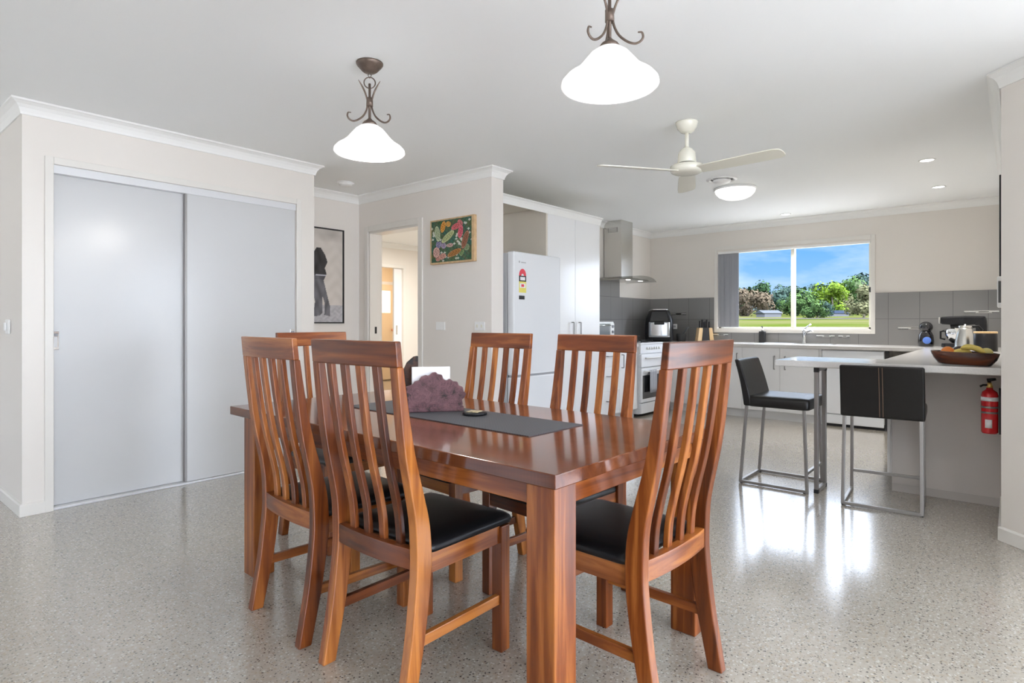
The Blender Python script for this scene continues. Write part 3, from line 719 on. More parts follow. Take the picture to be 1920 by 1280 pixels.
# toaster oven and pan lid on the left run
to = thing('toaster_oven', 'white toaster oven on the bench against the tall cupboard', 'toaster oven', (6.20, 3.80, BT))
B('body', WHITE, (-.24, .24, -.02, .25, .012, .27), to, .010); B('door', plain('oven_pane', (.18, .20, .22), .08, coat=.5), (-.22, .13, -.032, -.018, .04, .245), to, .004)
B('control_strip', WHITEP, (.15, .235, -.028, -.019, .03, .25), to, .003)
for i in range(3):
    k = MB(); k.lathe([(.018, 0), (.016, .016), (0, .016)], 14); k.build('knob', GREYM, to).matrix_local = Matrix.Translation((.192, -.028, .08+i*.065)) @ Matrix.Rotation(R(90), 4, 'X')
m = MB(); m.tube([(-.20, -.03, .225), (-.20, -.055, .225), (.11, -.055, .225), (.11, -.03, .225)], .006, 8); m.build('handle', CHROME, to)
for sx in (-.2, .2): B('foot', BLACKM, (sx-.015, sx+.015, .0, .03, 0, .012), to)
pn = thing('frying_pan', 'black frying pan resting on the left rear burner', 'pan', (6.71, 3.88, .923))
m = MB(); m.lathe([(0, 0), (.095, 0), (.12, .035), (.116, .035), (.092, .005), (0, .004)], 28); m.build('pan_body', BLACKM, pn)
m = MB(); m.tube([(.0, -.115, .03), (.02, -.2, .045), (.03, -.29, .05)], [.010, .009, .011], 8); m.build('handle', BLACK, pn)

# right corner appliances
cm = thing('coffee_pod_machine', 'small black round-headed coffee machine with blue disc', 'coffee machine', (7.78, .735, BT+.002), R(-78))
m = MB(); m.lathe([(.066, 0), (.072, .012), (.074, .06), (.068, .12), (.052, .155), (.046, .165), (0, .165)], 28); m.build('body', BLACKG, cm)
m = MB(); m.ball((0, 0, .207), .064, .066, .060); m.build('head', BLACKG, cm)
m = MB(); m.lathe([(.038, 0), (.038, .006), (.030, .009), (0, .009)], 24); m.build('badge', BLUE, cm).matrix_local = Matrix.Translation((0, -.070, .066)) @ Matrix.Rotation(R(86), 4, 'X')
mx = thing('stand_mixer', 'black stand mixer with steel bowl near the right wall', 'stand mixer', (7.70, .40, BT+.002), 0)
# local x points back toward the room, head reaches along local -y ... arm runs along world Y
MX = Matrix.Rotation(R(90), 4, 'Z')
def mxp(name, mat, fn, bevel=0, par=None):
    m = MB(); m.M = Matrix.Rotation(R(-90), 4, 'Z'); fn(m); return m.build(name, mat, par or mx, bevel)
mxp('base', BLACK, lambda m: m.loft([[(x, y, z) for x, y in rr(.19, .10, .05)] for z in (0, .04)], False), .006)
mxp('column', BLACK, lambda m: m.loft([[(.10, -.06, .03), (.19, -.06, .03), (.19, .06, .03), (.10, .06, .03)], [(.09, -.06, .22), (.185, -.06, .22), (.185, .06, .22), (.09, .06, .22)], [(.06, -.055, .31), (.175, -.055, .31), (.175, .055, .31), (.06, .055, .31)]]), .02)
mxp('head', BLACK, lambda m: m.loft([[(-.20, -.05, .24), (-.20, .05, .24), (-.20, .05, .315), (-.20, -.05, .315)], [(.0, -.062, .225), (.0, .062, .225), (.0, .062, .325), (.0, -.062, .325)], [(.17, -.055, .25), (.17, .055, .25), (.17, .055, .32), (.17, -.055, .32)]]), .015)
mxp('nose_plate', STEEL, lambda m: m.box(-.216, -.199, -.045, .045, .245, .312), .004)
mxp('hub', BLACKM, lambda m: m.lathe([(.04, 0), (.035, -.04), (0, -.042)], 18, (-.08, 0, .235)))
mxp('mixing_bowl', CHROME, lambda m: m.lathe([(.045, 0), (.075, .03), (.105, .08), (.11, .145), (.105, .145), (.07, .04), (0, .02)], 30, (-.06, 0, .045)))
mxp('bowl_handle', BLACK, lambda m: m.tube([(-.165, 0, .17), (-.20, 0, .16), (-.20, 0, .09), (-.16, 0, .08)], .010, 8))
kt = thing('kettle', 'brushed steel kettle with black handle in front of mixer', 'kettle', (7.15, .365, BT+.002), R(-75))
m = MB(); m.lathe([(.085, .0), (.088, .02), (.084, .03), (.082, .07), (.058, .19), (.056, .20)], 32); m.build('body', STEEL, kt)
m = MB(); m.lathe([(.054, .20), (.054, .222), (.045, .226), (.012, .226), (.010, .24), (0, .24)], 28); m.build('lid', STEEL, kt)
m = MB(); m.tube([(.05, 0, .215), (.10, 0, .22), (.125, 0, .19), (.115, 0, .12), (.09, 0, .06)], [.011, .013, .013, .013, .011], 10); m.build('handle', BLACK, kt)
m = MB(); m.loft([[(-.05, -.02, .20), (-.05, .02, .20), (-.062, .0, .15)], [(-.085, -.006, .205), (-.085, .006, .205), (-.08, 0, .19)]]); m.build('spout', STEEL, kt)
cn = thing('canister', 'black canister with timber lid against the right wall', 'canister', (6.86, .205, BT+.002))
m = MB(); m.lathe([(.085, 0), (.088, .006), (.088, .155), (.085, .158)], 32); m.build('pot', BLACK, cn)
m = MB(); m.lathe([(.087, .158), (.087, .172), (.083, .175), (0, .175)], 32); m.build('lid', LIGHTWOOD, cn)

# fruit bowl
bw = thing('fruit_bowl', 'dark carved timber bowl of fruit on the breakfast bar', 'bowl', (4.47, .235, BT+.0065), R(4))
m = MB(); n = 40
def bring(f, z, tilt=0):
    out = []
    for k in range(n):
        t = 2*PI*k/n; q = lambda v: math.copysign(abs(v)**.62, v); x = .105*q(math.cos(t)); y = .165*q(math.sin(t))
        wob = 1+.03*math.sin(3*t+1)
        out.append((x*f*wob, y*f*wob, z+.006*math.sin(t)*f))
    return out
m.loft([bring(.70, 0), bring(.78, .004), bring(.92, .035), bring(1.0, .074), bring(.96, .076), bring(.86, .04), bring(.5, .022)], True); m.build('bowl', BOWLWOOD, bw)
def fruit(name, lab, cat, c, mat, fn):
    m = MB(); fn(m); o = m.build(name, mat, loc=(4.47+c[0], .235+c[1], BT+.002+c[2])); return tag(o, lab, cat)
fruit('orange', 'orange at the left end of the fruit bowl', 'fruit', (-.005, .078, .074), ORANGE, lambda m: m.ball((0, 0, 0), .036))
def ban(m, s=1, lift=.0):
    pts = []; rad = []
    for i in range(11):
        t = i/10; a = R(-60+120*t); pts.append((-.02*s, .066*math.sin(a), .045*math.cos(a)-.03+lift+.25*.066*math.sin(a)*s)); rad.append(.017*min(1, .35+2.6*min(t, 1-t)))
    m.tube(pts, rad, 8)
fruit('banana', 'banana lying highest across middle of the fruit bowl', 'fruit', (-.020, -.045, .092), BANANA, lambda m: ban(m))
fruit('banana', 'lower banana beside the orange in the fruit bowl', 'fruit', (-.030, .022, .070), BANANA, lambda m: ban(m, -1, -.004))
fruit('avocado', 'dark avocado behind the bananas in the fruit bowl', 'fruit', (.035, .02, .085), AVO, lambda m: m.ball((0, 0, 0), .030, .036, .028))
fruit('pear', 'yellow pear at the right end of the fruit bowl', 'fruit', (.01, -.105, .075), PEAR, lambda m: m.ball((0, 0, 0), .030, .033, .030))

# fire extinguisher on the right wall
fe = thing('fire_extinguisher', 'small red fire extinguisher bracketed on wall under the bar', 'fire extinguisher', (4.55, RY+.060, .485))
m = MB(); m.lathe([(.036, 0), (.041, .008), (.041, .225), (.036, .245), (.020, .258), (.016, .262), (.016, .270), (0, .270)], 28); m.build('cylinder', RED, fe)
m = MB(); m.lathe([(.0414, .192), (.0414, .216)], 28); m.build('white_band', WLABEL, fe)
m = MB(); m.lathe([(.0416, .118), (.0416, .130)], 28); m.build('strap', SATIN, fe); m = MB(); m.lathe([(.0416, .150), (.0416, .162)], 28); m.build('strap', SATIN, fe)
m = MB()
ang = [R(150+k*8) for k in range(7)]
m.loft([[(.0418*math.cos(a), .0418*math.sin(a), z) for a in ang]+[(.0405*math.cos(a), .0405*math.sin(a), z) for a in ang[::-1]] for z in (.035, .085)], True); m.build('instruction_label', WLABEL, fe)
m = MB(); m.lathe([(.015, .270), (.017, .276), (.012, .292), (.010, .300), (0, .300)], 16); m.build('valve', BRASS, fe)
m = MB(); m.tube([(.005, .0, .300), (0, .008, .315), (-.005, -.03, .322)], [.010, .011, .007], 8); m.build('squeeze_lever', BLACK, fe)
m = MB(); m.tube([(0, .0, .285), (-.012, .03, .285), (-.014, .045, .275)], .006, 8); m.build('nozzle', BLACKM, fe)
m = MB(); m.box(-.02, .02, -.058, -.043, .0, .27); m.build('bracket', BLACKM, fe)

# things on the kitchen right wall, seen edge-on past the corner
o = thing('picture_frame', 'dark framed picture on right wall seen edge-on past the corner', 'picture', (5.3, RY+.001, 1.44))
B('frame', BLACKM, (-.3, .3, 0, .022, 0, .66), o, .003)
B('picture', WHITEP, (-.26, .26, .022, .0235, .04, .62), o)
o = thing('intercom', 'white wall intercom with dark screen beside the corner', 'intercom', (5.05, RY+.001, 1.24))
B('housing', WHITEP, (-.09, .09, 0, .032, 0, .20), o, .006); B('screen', BLACKG, (-.091, .05, .006, .026, .03, .17), o)
o = thing('power_outlet', 'white power point on right wall above the fruit bowl', 'power outlet', (5.25, RY+.001, 1.03))
B('plate', WHITEP, (-.058, .058, 0, .010, -.036, .036), o, .003); B('rocker', WHITEP, (-.03, -.01, .010, .015, .01, .026), o)

# ------------------------------------------------------------------ pictures and switches
def colour_grid(name, mat, w, h, nx, ny, fn, parent, M):
    bm = bmesh.new(); vs = [[bm.verts.new(M @ Vector((w*i/nx, 0, h*j/ny))) for i in range(nx+1)] for j in range(ny+1)]
    for j in range(ny):
        for i in range(nx): bm.faces.new((vs[j][i], vs[j][i+1], vs[j+1][i+1], vs[j+1][i]))
    me = bpy.data.meshes.new(name); bm.to_mesh(me); bm.free()
    ca = me.color_attributes.new('Col', 'FLOAT_COLOR', 'POINT')
    for j in range(ny+1):
        for i in range(nx+1): ca.data[j*(nx+1)+i].color = (*fn(i/nx, j/ny), 1)
    me.materials.append(mat); o = bpy.data.objects.new(name, me); COL.objects.link(o); o.parent = parent; return o
def noise2(x, y):
    return .5+.25*(math.sin(x*12.9+math.sin(y*7.1)*2)+math.sin(y*15.3+math.sin(x*9.7)*2.2))
def seg_in(u, v, p):
    # inside polygon
    c = False; n = len(p)
    for i in range(n):
        (x1, y1), (x2, y2) = p[i], p[i-1]
        if (y1 > v) != (y2 > v) and u < (x2-x1)*(v-y1)/(y2-y1)+x1: c = not c
    return c
# tall print of an embracing couple in denim, monochrome
PW, PH = .70, .94
woman = [(.60, .04), (.97-.05, .03), (.90, .20), (.86, .36), (.82, .45), (.86, .55), (.88, .66), (.82, .74), (.74, .80), (.66, .80), (.60, .76), (.52, .78), (.50, .60), (.52, .44), (.55, .3), (.56, .15)]
woman = [(.50, .06), (.62, .07), (.66, .10), (.66, .28), (.70, .20), (.69, .08), (.79, .06), (.79, .16), (.72, .34), (.68, .45), (.73, .52), (.70, .58), (.745, .65), (.70, .73), (.63, .80), (.57, .80), (.53, .76), (.47, .73), (.45, .52), (.48, .36), (.54, .22), (.52, .12)]
man = [(.18, .05), (.34, .05), (.38, .30), (.42, .10), (.50, .08), (.46, .40), (.50, .60), (.52, .76), (.50, .83), (.43, .84), (.37, .79), (.33, .70), (.22, .62), (.17, .42), (.22, .3)]
def couple(u, v):
    base = (.62, .575, .53) if v > .18 else (.46, .45, .47)
    k = .06*(noise2(u*2, v*3)-.5); base = tuple(c+k for c in base)
    if v > .86 and u > .35: base = tuple(c*(1-.35*min(1, (v-.86)*12)*noise2(u*.6, v*1.2)) for c in base)
    if v < .18:
        k = .12*(noise2(u*5, v*9)-.5); base = tuple(c+k for c in base)
    if seg_in(u, v, woman):
        s = (.018 if v > .50 else .06)+(.03 if v > .5 else .085)*noise2(u*3.2, v*2.2)
        if .495 < v < .508 and u > .55: s = .5
        if .49 < v < .54: s += .0
        if v < .46: s += .03
        return (s, s, s*1.12)
    if seg_in(u, v, man):
        s = .02+.035*noise2(u*3, v*2.6)
        return (s, s, s*1.08)
    return base
pc = thing('framed_print', 'tall black-framed monochrome print of an embracing couple on hall wall', 'picture', (3.541-PW, HY-.001, 1.136))
for d_ in ((0, .012, 0, PH), (PW-.012, PW, 0, PH)): B('frame_side', BLACKM, (d_[0], d_[1], -.025, 0, d_[2], d_[3]), pc)
for d_ in ((.012, PW-.012, 0, .012), (.012, PW-.012, PH-.012, PH)): B('frame_rail', BLACKM, (d_[0], d_[1], -.025, 0, d_[2], d_[3]), pc)
colour_grid('print', PRINT, PW-.024, PH-.024, 110, 150, couple, pc, Matrix.Translation((.012, -.012, .012)))
B('backing', BLACKM, (.012, PW-.012, -.010, 0, .012, PH-.012), pc)
# painting of butterflies and small white flowers
def ell(u, v, cx_, cy_, rx, ry, a):
    c, s = math.cos(R(a)), math.sin(R(a)); x, y = u-cx_, v-cy_
    return ((x*c+y*s)/rx)**2+((-x*s+y*c)/ry)**2
wings = [(.16, .70, .055, .17, 8, (.36, .42, .26)), (.42, .60, .06, .17, -50, (.38, .42, .20)), (.30, .85, .05, .12, -12, (.62, .27, .04)), (.43, .90, .05, .06, 30, (.60, .30, .06)),
         (.62, .82, .10, .06, 25, (.55, .11, .12)), (.73, .68, .05, .13, -8, (.58, .10, .14)), (.72, .88, .05, .08, 20, (.55, .16, .16)), (.84, .48, .055, .19, -16, (.26, .10, .05)),
         (.58, .20, .15, .06, 22, (.33, .14, .03)), (.76, .22, .05, .10, -10, (.16, .25, .10)), (.13, .25, .07, .11, 0, (.55, .33, .28)), (.28, .14, .08, .06, 20, (.50, .25, .20)), (.17, .10, .05, .06, 0, (.5, .22, .18)),
         (.18, .43, .05, .08, 0, (.22, .20, .34)), (.30, .42, .05, .09, 20, (.30, .24, .36)), (.47, .39, .07, .04, 0, (.45, .28, .25)), (.88, .30, .05, .07, 0, (.20, .27, .14))]
random.seed(3)
flowers = [(random.random(), random.random()) for _ in range(16)]+[(.55+.22*random.random(), .35+.3*random.random()) for _ in range(16)]+[(.82+.14*random.random(), .62+.32*random.random()) for _ in range(9)]+[(.30+.22*random.random(), .10+.3*random.random()) for _ in range(8)]+[(.02+.08*random.random(), .45+.4*random.random()) for _ in range(6)]
def flower_painting(u, v):
    for cx_, cy_, rx, ry, a, col in wings:
        e = ell(u, v, cx_, cy_, rx*1.28, ry*1.22, a)
        if e < 1:
            if e > .86: return (.020, .025, .018)
            if e > .62: return tuple(min(.8, c*1.35+.06) for c in col)
            k = .55+.75*noise2(u*7, v*7)
            return tuple(c*k for c in col)
    for fx_, fy_ in flowers:
        dx, dy = u-fx_, v-fy_; r = math.hypot(dx, dy); t = math.atan2(dy, dx)
        if r < .030*(.45+.55*abs(math.cos(2*t))): return (.60, .62, .55)
    n = noise2(u*2.3, v*2.6); k = noise2(u*6+3, v*5)
    q = noise2(u*1.1+.4, v*1.4)
    return (.030+.10*n*q, .065+.10*k, .040+.09*(1-q)*k)
QW, QH = .552, .40
pt = thing('flower_painting', 'small colourful butterfly and flower painting in pale timber frame', 'painting', (DX-.001, 4.092, 1.67), R(-90))
B('canvas_block', PAPER, (.004, QW-.004, -.026, 0, .004, QH-.004), pt)
for d_ in ((0, .008, 0, QH), (QW-.030, QW, 0, QH)): B('frame_side', FRAMEWOOD, (d_[0], d_[1], -.034, 0, d_[2], d_[3]), pt, .001)
for d_ in ((.008, QW-.030, 0, .016), (.008, QW-.030, QH-.012, QH)): B('frame_rail', FRAMEWOOD, (d_[0], d_[1], -.034, 0, d_[2], d_[3]), pt, .001)
colour_grid('canvas', PAINTED, QW-.040, QH-.028, 130, 100, flower_painting, pt, Matrix.Translation((.009, -.0275, .015)))
def plate(name, lab, cat, loc, rz, kind):
    o = thing(name, lab, cat, loc, rz)
    B('plate', WHITEP, (-.058, .058, -.009, 0, -.037, .037), o, .003)
    if kind == 2:
        for x in (-.026, .026): B('rocker', CREAM, (x-.009, x+.009, -.013, -.009, -.013, .013), o, .001)
    return o
plate('wall_plate', 'plain white wall plate below the doorway side of painting', 'wall plate', (DX-.001, 3.986, 1.112), R(-90), 0)
plate('light_switch', 'double light switch near the free end of the doorway wall', 'switch', (DX-.001, 3.50, 1.113), R(-90), 2)
o = thing('light_switch', 'small white switch on the side wall left of sliding doors', 'switch', (PX0-.001, 4.81, 1.117), R(-90))
B('plate', WHITEP, (-.05, .05, -.010, 0, -.045, .045), o, .004); B('rocker', WHITEP, (-.03, .0, -.022, -.010, -.025, .025), o, .004)
o = thing('smoke_alarm', 'round white smoke alarm on ceiling of the hall nook', 'smoke alarm', (3.274, 4.786, ZC))
m = MB(); m.lathe([(.062, -.001), (.062, -.012), (.055, -.030), (.040, -.036), (0, -.036)], 28); m.build('housing', WHITEP, o)
m = MB(); m.lathe([(.078, -.001), (.078, -.009), (.060, -.012)], 28); m.build('base_ring', WHITEP, o)

# ------------------------------------------------------------------ dining table
TR = R(-1.56)
tb = thing('dining_table', 'large red-brown acacia dining table with chunky square legs', 'table', (1.243, .901, 0), TR)
TW, TL = .95, 1.92
MB().box(0, TW, 0, TL, .711, .75).build('tabletop', WTOP, tb, .003)
LS = .097
ly1 = 1.795
for x, y in ((.010, .010), (TW-.010-LS, .010), (.010, ly1-LS), (TW-.010-LS, ly1-LS)):
    MB().box(x, x+LS, y, y+LS, 0, .711).build('leg', WZ, tb, .004)
for x in (.022, TW-.022-.022): MB().box(x, x+.022, .010+LS, ly1-LS, .652, .711).build('apron', WY, tb, .002)
for y in (.022, ly1-.022-.022): MB().box(.010+LS, TW-.010-LS, y, y+.022, .652, .711).build('apron', WX, tb, .002)

# ------------------------------------------------------------------ dining chairs
BACK = [(0, .027), (.1, .045), (.2, .062), (.327, .077), (.402, .083), (.462, .0825), (.534, .079), (.577, .073), (.637, .061), (.711, .045), (.789, .032), (.862, .023), (.943, .014), (1.037, .005), (1.088, 0)]
DEPTH = [(0, .048), (.2, .055), (.4, .060), (.5, .058), (.6, .050), (.75, .040), (.9, .031), (1.0, .026), (1.088, .022)]
HW = .2185
def chair(label, loc, rz):
    c = thing('dining_chair', label, 'chair', loc, rz, 'acacia dining chairs around the table')
    zs = [1.012*i/40 for i in range(41)]
    for s in (-1, 1):
        m = MB(); xo, xi = s*HW, s*(HW-.036)
        m.loft([[(xo, smoothtab(BACK, z), z), (xi, smoothtab(BACK, z), z), (xi, smoothtab(BACK, z)+smoothtab(DEPTH, z), z), (xo, smoothtab(BACK, z)+smoothtab(DEPTH, z), z)] for z in zs]); m.build('rear_leg', WZ, c, .004)
        m = MB(); m.box(min(s*HW, s*(HW-.045)), max(s*HW, s*(HW-.045)), .465, .51, 0, .436); m.build('front_leg', WZ, c, .003)
        m = MB(); m.box(min(s*.207, s*.185), max(s*.207, s*.185), .125, .470, .376, .438); m.build('side_rail', WY, c, .002)
        m = MB(); m.box(min(s*.208, s*.188), max(s*.208, s*.188), .105, .470, .165, .198); m.build('side_stretcher', WY, c, .002)
    m = MB(); m.box(-.180, .180, .482, .504, .376, .438); m.build('front_rail', WX, c, .002)
    def bow(x, a): return -a*(1-(x/HW)**2)
    xs = [-HW+2*HW*i/16 for i in range(17)]
    m = MB(); m.loft([[(x, .007+bow(x, .010), 1.010), (x, bow(x, .010), 1.087), (x, .022+bow(x, .010), 1.087), (x, .030+bow(x, .010), 1.010)] for x in xs], False); m.build('top_rail', WX, c, .004)
    xs = [-(HW-.030)+2*(HW-.030)*i/14 for i in range(15)]
    m = MB(); m.loft([[(x, .092+bow(x, .018), .398), (x, .092+bow(x, .018), .460), (x, .122+bow(x, .018), .460), (x, .122+bow(x, .018), .398)] for x in xs], False); m.build('lower_back_rail', WX, c, .002)
    zs = [.455+.558*i/22 for i in range(23)]
    for k in range(4):
        x0 = -.1825+.0506+k*.0786; x1 = x0+.028; xm = (x0+x1)/2
        m = MB(); rings = []
        for z in zs:
            t = (z-.455)/.558; y = smoothtab(BACK, z)+smoothtab(DEPTH, z)*.5-.010+bow(xm, .010)
            rings.append([(x0, y, z), (x1, y, z), (x1, y+.018, z), (x0, y+.018, z)])
        m.loft(rings); m.build('slat', WZ, c, .003)
    # padded seat
    m = MB(); rings = []
    def outline(f, y0=.135, y1=.540, w=.216, r=.030):
        cy = (y0+y1)/2; p = []
        for x, y in rr(w, (y1-y0)/2, r, 4): p.append((x*f, cy+y*f))
        return p
    for z, f in ((.437, .965), (.440, .99), (.450, 1.0), (.460, .985), (.469, .93), (.475, .80), (.479, .5), (.480, .12)):
        rings.append([(x, y, z) for x, y in outline(f)])
    m.loft(rings, True); m.build('seat', LEATHER, c)
    return c
ch = chair('dining chair with its back to us in the foreground, left of the near table leg', (1.089, 1.5715, 0), R(-90+.4))
dup(ch, (1.104, 2.1275, 0), R(-94.2), 'dining chair on the left long side, nearest the table\'s far left leg')
dup(ch, (1.7385, .7095, 0), R(-2.5), 'dining chair at the right end of the table with sunlit back')
dup(ch, (2.345, 1.465, 0), R(84.8), 'dining chair across the table in front of the tall cupboard and stove')
dup(ch, (2.367, 2.058, 0), R(86), 'dining chair across the table in front of the white fridge')
dup(ch, (1.877, 3.079, 0), R(180), 'dining chair at the far end of table before the hall picture')

# ------------------------------------------------------------------ on the table
def tloc(x, y): return (x, y, .7505)
rn = MB(); rn.box(0, .318, 0, 1.12, 0, .003)
o = tag(rn.build('table_runner', RUNNER), 'charcoal woven runner lying along the dining table', 'table runner'); o.location = (1.601, 1.272, .7505); o.rotation_euler = (0, 0, R(-1.9))
RZ = .7538
nh = thing('napkin_holder', 'purple burl timber napkin holder on the table runner', 'napkin holder', (1.803, 1.967, RZ), R(-37))
out = [(-.128, .0), (-.135, .03), (-.118, .055), (-.138, .078), (-.122, .098), (-.128, .110), (-.095, .120), (-.088, .133), (-.070, .136), (-.060, .152), (-.040, .160), (-.028, .156), (-.012, .170), (.004, .172), (.012, .163), (.030, .160), (.036, .142), (.050, .134), (.064, .142), (.080, .130), (.098, .128), (.104, .112), (.122, .104), (.126, .086), (.136, .076), (.130, .058), (.118, .05), (.122, .03), (.112, .012), (.128, .0)]
m = MB(); m.prism(out, -.045, -.022, 'y'); m.build('front_slab', BURL, nh, .004)
m = MB(); m.prism([(-.155, 0), (-.150, .05), (-.158, .10), (-.140, .16), (-.118, .21), (-.088, .236), (-.068, .240), (-.068, 0)], .030, .058, 'y'); m.build('back_slab', BURLD, nh, .004)
m = MB(); m.box(-.115, .125, -.052, .062, 0, .022); m.build('base', BURL, nh, .004)
m = MB(); m.box(-.098, .068, -.018, .012, 0.0, .170)
o = tag(m.build('paper_napkins', PAPER, loc=(1.803, 1.967, RZ+.0225)), 'white square paper napkins standing in the burl holder', 'napkins'); o.rotation_euler = (0, 0, R(-37))
co = thing('coaster_stack', 'round dark coasters with shell inlay lying on the runner', 'coaster', (1.826, 1.742, RZ), R(20))
m = MB(); m.lathe([(.044, 0), (.052, .003), (.052, .010), (.047, .013), (0, .013)], 32); m.build('disc', BLACK, co)
m = MB(); m.prism([(.036*math.cos(k*PI/4)*(1 if k % 2 else .6)-.004, .036*math.sin(k*PI/4)*(1 if k % 2 else .6)) for k in range(8)], .013, .016); m.build('inlay', SHELL, co)

# ------------------------------------------------------------------ bar stools
def stool(label, loc, rz):
    """origin at floor centre, faces local +y"""
    s = thing('bar_stool', label, 'stool', loc, rz, 'black leather bar stools at the breakfast bar')
    W = .205; t = .019
    for k in (-1, 1):
        m = MB(); m.bar((k*W, -.225, .0095), (k*W*.98, -.180, .57), t); m.build('rear_leg', SATIN, s, .002)
        m = MB(); m.bar((k*W, .215, .0), (k*W*.98, .195, .56), t); m.build('front_leg', SATIN, s, .002)
        m = MB(); m.bar((k*W, -.225, .014), (k*W, .215, .014), t); m.build('floor_rail', SATIN, s, .002)
        for y in (-.215, .20): MB().box(k*W-.008, k*W+.008, y-.008, y+.008, 0, .006).build('foot_pad', BLACKM, s)
    m = MB(); m.bar((-W, -.225, .014), (W, -.225, .014), t); m.build('rear_rail', SATIN, s, .002)
    m = MB(); m.bar((-W, .210, .135), (W, .210, .135), t); m.build('foot_rest', SATIN, s, .002)
    # seat pad
    m = MB(); m.loft([[(x, y+.028, z) for x, y in rr(.222*f, .205*f, .03, 4)] for z, f in ((.553, .95), (.558, .985), (.570, 1), (.605, 1), (.620, .98), (.627, .93), (.628, .5))], True); m.build('seat', LEATHERB, s)
    # backrest: tapered upholstered panel leaning back and curving
    m = MB(); rings = []
    for i in range(13):
        q = i/12; z = .555+.325*q
        yb = -.198-.048*q-.03*q*q; th = .060-.028*q
        wv = .222-.002*q; n_ = 8; ring = []
        for j in range(n_+1):
            x = -wv+2*wv*j/n_; ring.append((x, yb+.012*(x/wv)**2*q, z))
        for j in range(n_+1):
            x = wv-2*wv*j/n_; ring.append((x, yb+th+.012*(x/wv)**2*q, z))
        rings.append(ring)
    m.loft(rings); b = m.build('backrest', LEATHERB, s, .012, 3)
    m = MB()
    def yb(q): return -.1992-.048*q-.03*q*q
    m.loft([[(x, yb(q)-.0006, .555+.325*q), (x+.003, yb(q)-.0006, .555+.325*q), (x+.003, yb(q)+.004, .555+.325*q), (x, yb(q)+.004, .555+.325*q)] for q in [.03+.94*i/10 for i in range(11)] for x in (-.010,)]); m.build('stitching', THREAD, b)
    m = MB()
    m.loft([[(x, yb(q)-.0006, .555+.325*q), (x+.003, yb(q)-.0006, .555+.325*q), (x+.003, yb(q)+.004, .555+.325*q), (x, yb(q)+.004, .555+.325*q)] for q in [.03+.94*i/10 for i in range(11)] for x in (.008,)]); m.build('stitching', THREAD, b)
    return s
s1 = stool('black leather bar stool drawn up to free end of breakfast bar, seen from the side', (4.523, 1.278, 0), R(180))
dup(s1, (4.445, .640, 0), R(-90+4), 'black leather bar stool with back to us near the fire extinguisher')

# ------------------------------------------------------------------ lights and fan
def pendant(label, loc, rz):
    p = thing('pendant_lamp', label, 'pendant lamp', loc, rz, 'wrought iron pendants over the dining table')
    zr = 2.006-ZC    # rim of the shade below the ceiling
    m = MB(); m.lathe([(.067, -.001), (.067, -.008), (.060, -.018), (.040, -.040), (.030, -.047), (0, -.049)], 32); m.build('canopy', BRONZE, p)
    m = MB(); m.tube([(0, 0, -.047), (.008, 0, -.062), (0, 0, -.078), (-.008, 0, -.062)], .0022, 6, True); m.build('chain_link', BRONZE, p)
    m = MB(); m.tube([(.028*math.cos(2*PI*k/24), 0, -.100+.028*math.sin(2*PI*k/24)) for k in range(24)], .003, 8, True); m.build('ring', BRONZE, p)
    m = MB(); m.tube([(0, 0, -.105), (0, 0, zr+.150)], .0065, 10); m.build('stem', BRONZE, p)
    m = MB(); m.lathe([(.0165, zr+.225), (.0165, zr+.268)], 16, smooth=True); m.build('collar', BRONZE, p)
    m = MB(); m.lathe([(.042, zr+.128), (.030, zr+.146), (.014, zr+.158), (.008, zr+.165), (0, zr+.166)], 24); m.build('shade_cap', BRONZE, p)
    for k in range(3):
        a = R(90+120*k); ca, sa = math.cos(a), math.sin(a)
        prof = [(.062, zr+.345), (.046, zr+.325), (.026, zr+.292), (.013, zr+.255), (.011, zr+.235), (.017, zr+.205), (.034, zr+.172), (.062, zr+.146), (.088, zr+.134), (.108, zr+.138), (.119, zr+.152), (.115, zr+.170), (.101, zr+.173)]
        n_ = len(prof); fine = []
        for q in range((n_-1)*5+1):
            t = q/5; rr0 = smoothtab([(k2, prof[k2][0]) for k2 in range(n_)], t); zz0 = smoothtab([(k2, prof[k2][1]) for k2 in range(n_)], t)
            fine.append((ca*rr0, sa*rr0, zz0, interp([(0, .0014), (1.5, .0046), (10, .0046), (12, .0028)], t)))
        m = MB(); m.tube([f_[:3] for f_ in fine], [f_[3] for f_ in fine], 8, flat=.9); m.build('scroll_arm', BRONZE, p)
    m = MB()
    o_ = [(.030, .132), (.045, .126), (.070, .108), (.092, .082), (.112, .058), (.135, .038), (.160, .022), (.174, .006), (.176, -.006), (.170, -.012)]
    i_ = [(r-.006, z-.003) for r, z in o_[::-1]]
    i_[0] = (.163, -.010)
    m.lathe([(r, zr+z) for r, z in o_+i_[:-1]], 48)
    m.build('glass_shade', GLOW, p)
    m = MB(); m.ball((0, 0, zr+.045), .032, .032, .040); m.build('bulb', LENS, p)
    return p
p1 = pendant('wrought iron pendant with white bell shade hanging before the pantry doors', (1.847, 2.493, ZC), R(-40))
dup(p1, (1.888, 1.126, ZC), R(-38), 'closer wrought iron pendant, its stem cut off by the picture top')

